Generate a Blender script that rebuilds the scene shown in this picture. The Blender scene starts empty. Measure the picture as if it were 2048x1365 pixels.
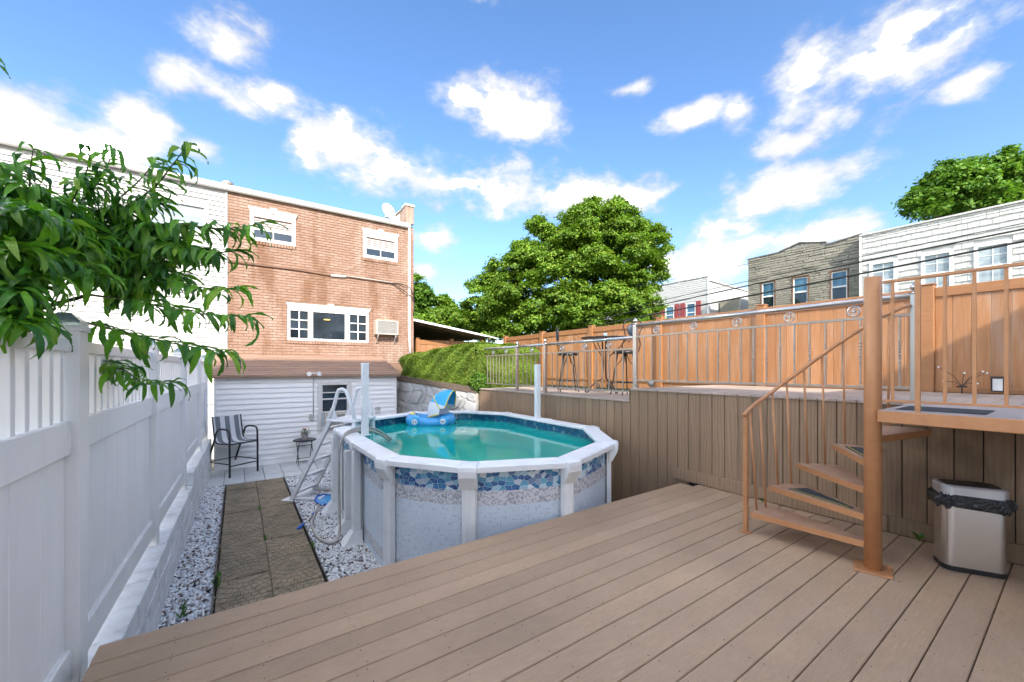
import bpy, math, random
import numpy as np
from mathutils import Vector, Matrix, Euler

random.seed(7)
rng = np.random.default_rng(7)
R = math.radians
scene = bpy.context.scene
COL = scene.collection

# ------------------------------------------------------------------ camera
EYE = 1.45                       # metres above the lower deck (deck surface is z = 0)
cam_d = bpy.data.cameras.new('camera')
cam_d.sensor_width = 36.0
cam_d.lens = 794.0 / 2048.0 * 36.0
cam_d.shift_y = 55.5 / 2048.0
cam_d.clip_start = 0.05
cam_d.clip_end = 2000.0
cam = bpy.data.objects.new('camera', cam_d)
COL.objects.link(cam)
cam.location = (0, 0, EYE)
cam.rotation_euler = (R(90), 0, R(-34.6))
scene.camera = cam

# ------------------------------------------------------------------ sun and sky
SUN_AZ = R(200.0)                # compass angle from +Y towards +X where the sun stands
SUN_EL = R(32.8)
sun_d = bpy.data.lights.new('sun', 'SUN')
sun_d.energy = 2.0
sun_d.angle = R(0.5)
sun_d.color = (1.0, 0.93, 0.82)
sun = bpy.data.objects.new('sun', sun_d)
COL.objects.link(sun)
sdir = Vector((math.sin(SUN_AZ) * math.cos(SUN_EL), math.cos(SUN_AZ) * math.cos(SUN_EL), math.sin(SUN_EL)))
sun.rotation_euler = sdir.to_track_quat('Z', 'Y').to_euler()
sun.location = (0, 0, 30)

world = bpy.data.worlds.new('World')
scene.world = world
world.use_nodes = True
wn, wl = world.node_tree.nodes, world.node_tree.links
wn.clear()
w_out = wn.new('ShaderNodeOutputWorld')
w_bg = wn.new('ShaderNodeBackground')
w_bg.inputs['Strength'].default_value = 0.15
wl.new(w_bg.outputs[0], w_out.inputs[0])
w_sky = wn.new('ShaderNodeTexSky')
w_sky.sky_type = 'NISHITA'
w_sky.sun_disc = False
w_sky.sun_elevation = SUN_EL
w_sky.sun_rotation = SUN_AZ
w_sky.altitude = 0
w_sky.air_density = 1.0
w_sky.dust_density = 1.3
w_sky.ozone_density = 1.0


def wmath(op, a, b=None, c=None, clamp=False):
    n = wn.new('ShaderNodeMath')
    n.operation = op
    n.use_clamp = clamp
    for i, v in enumerate((a, b, c)):
        if v is None:
            continue
        if isinstance(v, (int, float)):
            n.inputs[i].default_value = v
        else:
            wl.new(v, n.inputs[i])
    return n.outputs[0]


w_tc = wn.new('ShaderNodeTexCoord')
w_sep = wn.new('ShaderNodeSeparateXYZ')
wl.new(w_tc.outputs['Generated'], w_sep.inputs[0])
w_az = wmath('ARCTAN2', w_sep.outputs[0], w_sep.outputs[1])
w_el = wmath('ARCSINE', w_sep.outputs[2])
# cumulus: azimuth, elevation, half width, half height (radians), density
CLOUDS = [(-0.018, 0.596, 0.085, 0.044), (-0.1, 0.514, 0.05, 0.035), (-0.038, 0.516, 0.095, 0.036), (0.047, 0.53, 0.075, 0.028),
          (-0.288, 0.368, 0.085, 0.07), (-0.212, 0.369, 0.075, 0.05), (-0.142, 0.428, 0.065, 0.042), (-0.062, 0.409, 0.05, 0.028),
          (0.574, 0.591, 0.135, 0.052), (0.668, 0.564, 0.07, 0.04), (0.206, 0.47, 0.1, 0.054), (0.317, 0.443, 0.13, 0.056),
          (0.474, 0.431, 0.14, 0.058), (0.586, 0.418, 0.14, 0.055), (0.761, 0.398, 0.14, 0.042), (0.927, 0.394, 0.08, 0.038),
          (1.324, 0.53, 0.1, 0.062), (1.409, 0.501, 0.08, 0.046), (1.248, 0.549, 0.07, 0.04), (1.279, 0.467, 0.08, 0.05),
          (1.215, 0.437, 0.08, 0.027), (1.455, 0.444, 0.036, 0.02), (1.036, 0.525, 0.08, 0.022), (1.118, 0.513, 0.034, 0.03),
          (1.189, 0.361, 0.12, 0.042), (1.283, 0.264, 0.063, 0.038), (1.106, 0.252, 0.14, 0.07), (1.046, 0.2, 0.13, 0.068),
          (0.4, 0.314, 0.064, 0.03), (0.388, 0.23, 0.036, 0.022), (0.887, 0.594, 0.054, 0.015), (1.378, 0.552, 0.07, 0.035),
          (0.133, 0.457, 0.036, 0.05)]
w_ae = wn.new('ShaderNodeCombineXYZ')
wl.new(w_az, w_ae.inputs[0])
wl.new(w_el, w_ae.inputs[1])
far = None
for (a0, e0, ra, re) in CLOUDS:
    ra, re = ra * 1.12, re * 1.15
    va = wn.new('ShaderNodeVectorMath')
    va.operation = 'MULTIPLY_ADD'
    wl.new(w_ae.outputs[0], va.inputs[0])
    va.inputs[1].default_value = (1 / ra, 1 / re, 0)
    va.inputs[2].default_value = (-a0 / ra, -e0 / re, 0)
    vl = wn.new('ShaderNodeVectorMath')
    vl.operation = 'LENGTH'
    wl.new(va.outputs[0], vl.inputs[0])
    far = vl.outputs['Value'] if far is None else wmath('SMOOTH_MIN', far, vl.outputs['Value'], 0.25)
w_map = wn.new('ShaderNodeMapping')
w_map.inputs['Scale'].default_value = (1, 1, 1.7)
wl.new(w_tc.outputs['Generated'], w_map.inputs[0])


def wnoise(scale, detail, rough, off):
    n = wn.new('ShaderNodeTexNoise')
    n.inputs['Scale'].default_value = scale
    n.inputs['Detail'].default_value = detail
    n.inputs['Roughness'].default_value = rough
    m = wn.new('ShaderNodeMapping')
    m.inputs['Location'].default_value = (off, off * 0.7, off * 0.3)
    wl.new(w_map.outputs[0], m.inputs[0])
    wl.new(m.outputs[0], n.inputs['Vector'])
    return n.outputs['Fac']


# the same scatter of cumulus goes on round the horizon and overhead
beyond = wmath('MAXIMUM', wmath('SUBTRACT', wmath('ABSOLUTE', wmath('SUBTRACT', w_az, 0.58)), 1.05), wmath('SUBTRACT', w_el, 0.80))
beyond = wmath('MINIMUM', wmath('MULTIPLY', beyond, 8.0), 0.0)
more = wmath('MULTIPLY', wmath('SUBTRACT', wnoise(3.4, 2.0, 0.5, 17.0), 0.535), 6.5)
dens = wmath('MAXIMUM', wmath('SUBTRACT', 1.0, far), wmath('ADD', more, beyond))
n1 = wnoise(11.0, 8.0, 0.58, 3.0)
n2 = wnoise(4.0, 4.0, 0.5, 9.0)
dd = wmath('MULTIPLY_ADD', wmath('SUBTRACT', n1, 0.5), 3.0, dens)
dd = wmath('MULTIPLY_ADD', wmath('SUBTRACT', n2, 0.5), 1.2, dd)
mr = wn.new('ShaderNodeMapRange')
mr.interpolation_type = 'SMOOTHERSTEP'
wl.new(dd, mr.inputs['Value'])
mr.inputs['From Min'].default_value = -0.3
mr.inputs['From Max'].default_value = 0.9
mask = wmath('MULTIPLY', mr.outputs[0], 0.98)
# thin edges are only a little brighter than the blue, thick sunlit cores many times brighter, grey-violet patches between
cv = wmath('MULTIPLY_ADD', wmath('SUBTRACT', wnoise(7.0, 4.0, 0.55, 5.0), 0.5), 1.6, dd)


def wrange(v, a, b):
    n = wn.new('ShaderNodeMapRange')
    n.interpolation_type = 'SMOOTHSTEP'
    wl.new(v, n.inputs['Value'])
    n.inputs['From Min'].default_value = a
    n.inputs['From Max'].default_value = b
    return n.outputs[0]


def wcol(f, a, b):
    n = wn.new('ShaderNodeMix')
    n.data_type = 'RGBA'
    wl.new(f, n.inputs[0])
    for k, c in ((6, a), (7, b)):
        if isinstance(c, tuple):
            n.inputs[k].default_value = c
        else:
            wl.new(c, n.inputs[k])
    return n.outputs[2]


body = wcol(wrange(cv, -0.25, 0.5), (1.18, 1.19, 1.36, 1), (1.63, 1.63, 1.64, 1))
core = wrange(cv, 0.45, 1.3)
ccol = wcol(wmath('MULTIPLY', core, core), body, (52.0, 51.0, 49.5, 1))
skc = wn.new('ShaderNodeHueSaturation')
skc.inputs['Saturation'].default_value = 1.14
skc.inputs['Value'].default_value = 0.53
wtint = wn.new('ShaderNodeMix')
wtint.data_type = 'RGBA'
wtint.blend_type = 'MULTIPLY'
wtint.inputs[0].default_value = 1.0
wtint.inputs[7].default_value = (0.90, 0.95, 1.05, 1)
wl.new(w_sky.outputs[0], wtint.inputs[6])
wl.new(wtint.outputs[2], skc.inputs['Color'])
wmix = wn.new('ShaderNodeMix')
wmix.data_type = 'RGBA'
wl.new(mask, wmix.inputs[0])
wl.new(skc.outputs[0], wmix.inputs[6])
wl.new(ccol, wmix.inputs[7])
wl.new(wmix.outputs[2], w_bg.inputs['Color'])

vs = scene.view_settings
vs.view_transform = 'Standard'
vs.look = 'None'
vs.exposure = 2.05
vs.gamma = 1.0
vs.use_curve_mapping = False
scene.cycles.max_bounces = 6
scene.cycles.use_denoising = True


# ------------------------------------------------------------------ helpers
class MB:
    """collects shapes; build() links them as one mesh object"""
    def __init__(self):
        self.v, self.f = [], []
        self.uv = None

    def add(self, vs_, fs_):
        o = len(self.v)
        self.v += [tuple(p) for p in vs_]
        self.f += [tuple(i + o for i in f) for f in fs_]
        return self

    def box(self, x0, x1, y0, y1, z0, z1, c=0.0):
        if c <= 0:
            return self.add([(x0, y0, z0), (x1, y0, z0), (x1, y1, z0), (x0, y1, z0), (x0, y0, z1), (x1, y0, z1), (x1, y1, z1), (x0, y1, z1)],
                            [(0, 3, 2, 1), (4, 5, 6, 7), (0, 1, 5, 4), (1, 2, 6, 5), (2, 3, 7, 6), (3, 0, 4, 7)])
        V = []
        for sx in (0, 1):
            for sy in (0, 1):
                for sz in (0, 1):
                    X, Y, Z = (x0, x1)[sx], (y0, y1)[sy], (z0, z1)[sz]
                    dx, dy, dz = (c, -c)[sx], (c, -c)[sy], (c, -c)[sz]
                    V += [(X, Y + dy, Z + dz), (X + dx, Y, Z + dz), (X + dx, Y + dy, Z)]
        def i(sx, sy, sz, k): return (sx * 4 + sy * 2 + sz) * 3 + k
        F = [(i(0, 0, 0, 0), i(0, 0, 1, 0), i(0, 1, 1, 0), i(0, 1, 0, 0)), (i(1, 0, 0, 0), i(1, 1, 0, 0), i(1, 1, 1, 0), i(1, 0, 1, 0)),
             (i(0, 0, 0, 1), i(1, 0, 0, 1), i(1, 0, 1, 1), i(0, 0, 1, 1)), (i(0, 1, 0, 1), i(0, 1, 1, 1), i(1, 1, 1, 1), i(1, 1, 0, 1)),
             (i(0, 0, 0, 2), i(0, 1, 0, 2), i(1, 1, 0, 2), i(1, 0, 0, 2)), (i(0, 0, 1, 2), i(1, 0, 1, 2), i(1, 1, 1, 2), i(0, 1, 1, 2))]
        for sx in (0, 1):
            for sy in (0, 1):
                F.append((i(sx, sy, 0, 0), i(sx, sy, 0, 1), i(sx, sy, 1, 1), i(sx, sy, 1, 0)))
            for sz in (0, 1):
                F.append((i(sx, 0, sz, 0), i(sx, 0, sz, 2), i(sx, 1, sz, 2), i(sx, 1, sz, 0)))
        for sy in (0, 1):
            for sz in (0, 1):
                F.append((i(0, sy, sz, 1), i(0, sy, sz, 2), i(1, sy, sz, 2), i(1, sy, sz, 1)))
        for sx in (0, 1):
            for sy in (0, 1):
                for sz in (0, 1):
                    F.append((i(sx, sy, sz, 0), i(sx, sy, sz, 1), i(sx, sy, sz, 2)))
        return self.add(V, F)

    def prism(self, poly, z0, z1, top=None):
        n = len(poly)
        top = top or poly
        V = [(p[0], p[1], z0) for p in poly] + [(p[0], p[1], z1) for p in top]
        F = [tuple(range(n - 1, -1, -1)), tuple(range(n, 2 * n))]
        F += [(k, (k + 1) % n, n + (k + 1) % n, n + k) for k in range(n)]
        return self.add(V, F)

    def extrude(self, poly, a, b):
        """poly of 3-D points swept from offset a to offset b"""
        n = len(poly)
        a, b = Vector(a), Vector(b)
        V = [Vector(p) + a for p in poly] + [Vector(p) + b for p in poly]
        F = [tuple(range(n - 1, -1, -1)), tuple(range(n, 2 * n))]
        F += [(k, (k + 1) % n, n + (k + 1) % n, n + k) for k in range(n)]
        return self.add(V, F)

    def tube(self, pts, r, n=8, closed=False, caps=True):
        pts = [Vector(p) for p in pts]
        m = len(pts)
        rs = r if isinstance(r, (list, tuple)) else [r] * m
        ups = None
        V, F = [], []
        for k, p in enumerate(pts):
            if closed:
                t = pts[(k + 1) % m] - pts[k - 1]
            else:
                t = pts[min(k + 1, m - 1)] - pts[max(k - 1, 0)]
            t.normalize()
            if ups is None:
                ups = t.orthogonal().normalized()
            else:
                ups = (ups - t * ups.dot(t))
                if ups.length < 1e-6:
                    ups = t.orthogonal()
                ups.normalize()
            w = t.cross(ups)
            for j in range(n):
                a = 2 * math.pi * (j + 0.5) / n
                V.append(p + (ups * math.cos(a) + w * math.sin(a)) * rs[k])
        for k in range(m if closed else m - 1):
            for j in range(n):
                a, b = k * n + j, k * n + (j + 1) % n
                c, d = ((k + 1) % m) * n + (j + 1) % n, ((k + 1) % m) * n + j
                F.append((a, b, c, d))
        if caps and not closed:
            F.append(tuple(range(n - 1, -1, -1)))
            F.append(tuple((m - 1) * n + j for j in range(n)))
        return self.add(V, F)

    def lathe(self, prof, n=20, cx=0, cy=0, cz=0):
        V, F = [], []
        for (r, z) in prof:
            for j in range(n):
                a = 2 * math.pi * j / n
                V.append((cx + r * math.cos(a), cy + r * math.sin(a), cz + z))
        for k in range(len(prof) - 1):
            for j in range(n):
                F.append((k * n + j, k * n + (j + 1) % n, (k + 1) * n + (j + 1) % n, (k + 1) * n + j))
        F.append(tuple(range(n - 1, -1, -1)))
        F.append(tuple((len(prof) - 1) * n + j for j in range(n)))
        return self.add(V, F)

    def mesh(self, name, material, smooth=False):
        me = bpy.data.meshes.new(name)
        me.from_pydata(self.v, [], self.f)
        if material is not None:
            me.materials.append(material)
        if self.uv is not None:
            ul = me.uv_layers.new(name='UVMap')
            for l in me.loops:
                ul.data[l.index].uv = self.uv[l.vertex_index]
        if smooth:
            me.polygons.foreach_set('use_smooth', [True] * len(me.polygons))
        me.update()
        return me

    def build(self, name, material, parent=None, smooth=False, loc=None, rot=None):
        return link(name, self.mesh(name, material, smooth), parent, loc, rot)


def link(name, data, parent=None, loc=None, rot=None):
    o = bpy.data.objects.new(name, data)
    COL.objects.link(o)
    if parent is not None:
        o.parent = parent
    if loc is not None:
        o.location = loc
    if rot is not None:
        o.rotation_euler = rot
    return o


def thing(name, label, cat, loc=(0, 0, 0), rz=0.0, group=None, kind=None):
    o = bpy.data.objects.new(name, None)
    o.empty_display_size = 0.1
    COL.objects.link(o)
    o.location = loc
    o.rotation_euler = (0, 0, rz)
    return tag(o, label, cat, group, kind)


def part(name, parent):
    o = bpy.data.objects.new(name, None)
    COL.objects.link(o)
    o.parent = parent
    return o


def tag(o, label, cat=None, group=None, kind=None):
    o['label'] = label
    if cat:
        o['category'] = cat
    if group:
        o['group'] = group
    if kind:
        o['kind'] = kind
    return o


def np_mesh(name, V, F, material, smooth=False):
    V = np.asarray(V, dtype=np.float32)
    F = np.asarray(F, dtype=np.int32)
    k = F.shape[1]
    me = bpy.data.meshes.new(name)
    me.vertices.add(len(V))
    me.vertices.foreach_set('co', V.ravel())
    me.loops.add(F.size)
    me.loops.foreach_set('vertex_index', F.ravel())
    me.polygons.add(len(F))
    me.polygons.foreach_set('loop_start', np.arange(0, F.size, k, dtype=np.int32))
    me.polygons.foreach_set('loop_total', np.full(len(F), k, dtype=np.int32))
    if smooth:
        me.polygons.foreach_set('use_smooth', np.ones(len(F), dtype=bool))
    me.materials.append(material)
    me.update(calc_edges=True)
    me.validate()
    return me


def boxp(name, mat, parent, x0, x1, y0, y1, z0, z1, c=0.004):
    return MB().box(x0, x1, y0, y1, z0, z1, c).build(name, mat, parent)


# ------------------------------------------------------------------ materials
class NT:
    def __init__(self, name):
        self.m = bpy.data.materials.new(name)
        self.m.use_nodes = True
        self.n, self.l = self.m.node_tree.nodes, self.m.node_tree.links
        self.b = self.n['Principled BSDF']

    def new(self, t, **kw):
        n = self.n.new(t)
        for k, v in kw.items():
            setattr(n, k, v)
        return n

    def set(self, node, sock, v):
        if hasattr(v, 'is_linked') or isinstance(v, bpy.types.NodeSocket):
            self.l.new(v, node.inputs[sock])
        else:
            node.inputs[sock].default_value = v

    def math(self, op, a, b=None, c=None, clamp=False):
        n = self.new('ShaderNodeMath', operation=op, use_clamp=clamp)
        for i, v in enumerate((a, b, c)):
            if v is not None:
                self.set(n, i, v)
        return n.outputs[0]

    def mix(self, fac, a, b, mode='MIX'):
        n = self.new('ShaderNodeMix', data_type='RGBA', blend_type=mode)
        self.set(n, 0, fac)
        for i, v in ((6, a), (7, b)):
            if isinstance(v, tuple):
                v = (*v[:3], 1)
            self.set(n, i, v)
        return n.outputs[2]

    def noise(self, vec, scale, detail=4, rough=0.55, dist=0.0, out='Fac'):
        n = self.new('ShaderNodeTexNoise')
        self.set(n, 'Vector', vec)
        self.set(n, 'Scale', scale)
        self.set(n, 'Detail', detail)
        self.set(n, 'Roughness', rough)
        self.set(n, 'Distortion', dist)
        return n.outputs[out]

    def ramp(self, fac, stops, interp='LINEAR'):
        n = self.new('ShaderNodeValToRGB')
        n.color_ramp.interpolation = interp
        el = n.color_ramp.elements
        while len(el) < len(stops):
            el.new(0.5)
        for e, (p, c) in zip(el, stops):
            e.position = p
            e.color = (*c[:3], 1) if isinstance(c, tuple) else (c, c, c, 1)
        self.l.new(fac, n.inputs[0])
        return n.outputs[0]

    def rng(self, v, a, b, c=0.0, d=1.0, smooth=False):
        n = self.new('ShaderNodeMapRange')
        if smooth:
            n.interpolation_type = 'SMOOTHSTEP'
        self.set(n, 'Value', v)
        for s, x in (('From Min', a), ('From Max', b), ('To Min', c), ('To Max', d)):
            self.set(n, s, x)
        return n.outputs[0]

    def coord(self, scale=(1, 1, 1), kind='Object', rnd=True):
        if kind == 'World':
            v = self.new('ShaderNodeNewGeometry').outputs['Position']
        else:
            v = self.new('ShaderNodeTexCoord').outputs[kind]
        if rnd:
            oi = self.new('ShaderNodeObjectInfo')
            c = self.new('ShaderNodeCombineXYZ')
            for k, f in enumerate((37.0, 91.0, 53.0)):
                self.l.new(self.math('MULTIPLY', oi.outputs['Random'], f), c.inputs[k])
            a = self.new('ShaderNodeVectorMath', operation='ADD')
            self.l.new(v, a.inputs[0])
            self.l.new(c.outputs[0], a.inputs[1])
            v = a.outputs[0]
        m = self.new('ShaderNodeMapping')
        m.inputs['Scale'].default_value = scale
        self.l.new(v, m.inputs[0])
        return m.outputs[0]

    def bump(self, h, strength=0.3, dist=0.01):
        n = self.new('ShaderNodeBump')
        n.inputs['Strength'].default_value = strength
        n.inputs['Distance'].default_value = dist
        self.l.new(h, n.inputs['Height'])
        self.l.new(n.outputs[0], self.b.inputs['Normal'])
        return n

    def rand(self, island=False):
        if island:
            return self.new('ShaderNodeNewGeometry').outputs['Random Per Island']
        return self.new('ShaderNodeObjectInfo').outputs['Random']

    def value(self, col, fac):
        """multiply a colour socket by a scalar socket"""
        c = self.new('ShaderNodeCombineColor')
        for k in range(3):
            self.l.new(fac, c.inputs[k])
        return self.mix(1.0, col, c.outputs[0], 'MULTIPLY')

    def done(self, col=None, rough=None, metal=None):
        if col is not None:
            if isinstance(col, tuple):
                self.b.inputs['Base Color'].default_value = (*col[:3], 1)
            else:
                self.l.new(col, self.b.inputs['Base Color'])
        if rough is not None:
            self.set(self.b, 'Roughness', rough)
        if metal is not None:
            self.set(self.b, 'Metallic', metal)
        return self.m


def mat(name, col, rough=0.5, metal=0.0, var=0.0, amt=0.12, scale=6.0, stretch=(1, 1, 1), bump=0.0, bscale=60.0, island=False, spec=None, dirt=None, dirt_amt=0.0, dirt_scale=2.0):
    t = NT(name)
    v = t.coord(stretch)
    n = t.noise(v, scale, 5, 0.6)
    f = t.rng(n, 0.25, 0.75, 1 - amt, 1 + amt)
    c = t.value(t.mix(0.0, col, col), f)
    if var:
        rv = t.rng(t.rand(island), 0, 1, 1 - var, 1 + var)
        c = t.value(c, rv)
    if dirt is not None:
        dn = t.rng(t.noise(v, dirt_scale, 6, 0.65), 0.5, 0.75, 0, dirt_amt, True)
        c = t.mix(dn, c, dirt)
    if bump:
        t.bump(t.noise(v, bscale, 4, 0.6), bump, 0.004)
    if spec is not None:
        t.b.inputs['Specular IOR Level'].default_value = spec
    rr = t.rng(n, 0.2, 0.8, max(0.02, rough - 0.08), min(1, rough + 0.08))
    return t.done(c, rr, metal)


def leafmat(name, cols, trans=0.35, rough=0.45, island=True):
    t = NT(name)
    r = t.rand(island)
    c = t.ramp(r, [(i / max(1, len(cols) - 1), k) for i, k in enumerate(cols)])
    w = t.noise(t.coord(kind='World', rnd=False), 0.9, 3)
    c = t.value(c, t.rng(w, 0.3, 0.7, 0.75, 1.25))
    t.done(c, rough)
    t.b.inputs['Specular IOR Level'].default_value = 0.35
    tr = t.new('ShaderNodeBsdfTranslucent')
    t.l.new(t.mix(1.0, c, (1.0, 1.05, 0.45), 'MULTIPLY'), tr.inputs[0])
    ms = t.new('ShaderNodeMixShader')
    ms.inputs[0].default_value = trans
    t.l.new(t.b.outputs[0], ms.inputs[1])
    t.l.new(tr.outputs[0], ms.inputs[2])
    out = [n for n in t.n if n.type == 'OUTPUT_MATERIAL'][0]
    t.l.new(ms.outputs[0], out.inputs[0])
    return t.m


M = {}
t = NT('white_vinyl')
n = t.noise(t.coord((1, 1, 1)), 3, 5, 0.6)
c = t.value(t.mix(0.0, (0.80, 0.79, 0.77), (0.8, 0.8, 0.8)), t.rng(n, 0.25, 0.75, 0.97, 1.03))
stk = t.rng(t.noise(t.coord((9, 9, 0.5), 'World', False), 2.2, 6, 0.65), 0.5, 0.75, 0, 0.22, True)     # rain streaks
c = t.mix(stk, c, (0.56, 0.57, 0.55))
spl = t.new('ShaderNodeSeparateXYZ')
t.l.new(t.new('ShaderNodeNewGeometry').outputs['Position'], spl.inputs[0])
spz = t.math('ADD', spl.outputs[2], t.math('MULTIPLY', t.noise(t.coord((1, 1, 1), 'World', False), 7, 6, 0.7), 0.5))
c = t.mix(t.rng(spz, 0.5, 0.1, 0, 0.4, True), c, (0.42, 0.40, 0.36))                                   # splash dirt at the foot
c = t.value(c, t.rng(t.rand(), 0, 1, 0.975, 1.02))
t.bump(t.noise(t.coord((1, 1, 1)), 2.5, 2), 0.15, 0.01)
M['vinyl'] = t.done(c, t.rng(n, 0.2, 0.8, 0.3, 0.42))
M['poolwhite'] = mat('pool_resin', (0.75, 0.77, 0.775), 0.4, var=0.02, amt=0.04, scale=5, dirt=(0.5, 0.5, 0.47), dirt_amt=0.3, dirt_scale=4)
M['ladder'] = mat('ladder_resin', (0.72, 0.73, 0.74), 0.4, amt=0.06, scale=8, dirt=(0.45, 0.42, 0.38), dirt_amt=0.35, dirt_scale=5)
M['whitepaint'] = mat('white_paint', (0.62, 0.6, 0.57), 0.5, var=0.02, amt=0.05, scale=6)
M['siding'] = mat('vinyl_siding', (0.80, 0.79, 0.77), 0.45, var=0.03, amt=0.04, scale=2, dirt=(0.5, 0.5, 0.47), dirt_amt=0.18)
M['siding2'] = mat('neighbour_siding', (0.5, 0.5, 0.485), 0.5, var=0.03, amt=0.05, scale=2)
M['blockpaint'] = mat('painted_block', (0.64, 0.64, 0.63), 0.75, var=0.06, amt=0.14, scale=9, bump=0.6, bscale=45, dirt=(0.26, 0.27, 0.26), dirt_amt=0.7, dirt_scale=5)
M['mortar'] = mat('mortar', (0.42, 0.40, 0.37), 0.9, amt=0.15, scale=20)
M['dark'] = mat('dark_gap', (0.02, 0.02, 0.02), 0.9)
M['soil'] = mat('soil', (0.055, 0.042, 0.034), 0.95, amt=0.4, scale=20, bump=0.6, bscale=50)
M['black'] = mat('black_metal', (0.018, 0.018, 0.02), 0.4, amt=0.2, scale=15)
M['blackplastic'] = mat('black_plastic', (0.012, 0.012, 0.013), 0.35)
M['rubber'] = mat('grip_mat', (0.03, 0.036, 0.042), 0.85, amt=0.3, scale=40, bump=0.5, bscale=250)
M['yellow'] = mat('yellow_stripe', (0.5, 0.42, 0.04), 0.6)
M['greyplastic'] = mat('grey_plastic', (0.42, 0.42, 0.4), 0.5)
M['hose'] = mat('hose', (0.36, 0.34, 0.31), 0.5, amt=0.2, scale=12)
M['blueplastic'] = mat('blue_plastic', (0.02, 0.13, 0.55), 0.35)
M['yellowtrim'] = mat('yellow_trim', (0.75, 0.6, 0.08), 0.5)
M['floatblue'] = mat('float_vinyl_blue', (0.07, 0.36, 0.72), 0.15, amt=0.2, scale=6)
M['canopyblue'] = mat('canopy_blue', (0.03, 0.38, 0.72), 0.6, amt=0.1)
M['canopywhite'] = mat('canopy_white', (0.62, 0.66, 0.72), 0.6, amt=0.06)
M['stone'] = mat('house_stone', (0.26, 0.245, 0.2), 0.85, var=0.16, amt=0.2, scale=7, bump=0.7, bscale=30)
M['shingle'] = mat('wall_shingle', (0.5, 0.5, 0.48), 0.7, var=0.07, amt=0.16, scale=9, stretch=(2, 5, 0.35), bump=0.4, bscale=18)
M['fieldstone'] = mat('fieldstone', (0.42, 0.42, 0.41), 0.85, var=0.14, amt=0.2, scale=6, bump=0.8, bscale=22, dirt=(0.14, 0.12, 0.09), dirt_amt=0.55, dirt_scale=3)
M['red'] = mat('red_shutter', (0.3, 0.055, 0.06), 0.6, var=0.05, amt=0.12)
M['brown_trim'] = mat('brown_trim', (0.16, 0.085, 0.05), 0.6, amt=0.15)
M['roof'] = mat('shed_roof_panel', (0.32, 0.205, 0.145), 0.65, var=0.08, amt=0.18, scale=5, stretch=(0.6, 3, 3), bump=0.2, bscale=30, dirt=(0.13, 0.07, 0.06), dirt_amt=0.4, dirt_scale=1.5)
M['tar'] = mat('flat_roof', (0.12, 0.12, 0.12), 0.9)
M['timber'] = mat('old_timber', (0.12, 0.09, 0.065), 0.9, amt=0.35, scale=8, stretch=(1, 1, 4), bump=0.5, bscale=40)
M['bark'] = mat('bark', (0.075, 0.058, 0.045), 0.9, amt=0.35, scale=10, stretch=(2, 2, 0.6), bump=0.8, bscale=25)
M['twig'] = mat('green_twig', (0.09, 0.1, 0.04), 0.7, amt=0.2)
M['tile'] = mat('patio_tile', (0.52, 0.53, 0.52), 0.7, var=0.06, amt=0.1, scale=9, bump=0.25, bscale=60, dirt=(0.33, 0.31, 0.28), dirt_amt=0.45, dirt_scale=4)
M['lawn'] = mat('lawn_ground', (0.07, 0.1, 0.025), 0.95, amt=0.4, scale=3)
M['ground'] = mat('earth', (0.12, 0.11, 0.09), 0.95, amt=0.3, scale=2)
M['concrete'] = mat('concrete_wall', (0.36, 0.35, 0.33), 0.9, amt=0.15, scale=4)
M['terracotta'] = mat('pot_grey', (0.33, 0.31, 0.3), 0.7, amt=0.1)
M['petal'] = mat('petal', (0.6, 0.18, 0.12), 0.6)
M['steel'] = mat('stainless', (0.55, 0.525, 0.49), 0.3, 1.0, amt=0.03, scale=2)
M['steeldull'] = mat('galvanised', (0.42, 0.37, 0.31), 0.45, 0.8, amt=0.15, scale=20)
M['gutter'] = mat('gutter_metal', (0.55, 0.54, 0.51), 0.5, amt=0.12, scale=3)
M['screen'] = mat('blind', (0.45, 0.52, 0.6), 0.6, amt=0.06)
M['lampglass'] = mat('frosted', (0.75, 0.75, 0.72), 0.25)
M['cable'] = mat('cable_black', (0.015, 0.015, 0.015), 0.6)


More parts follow.
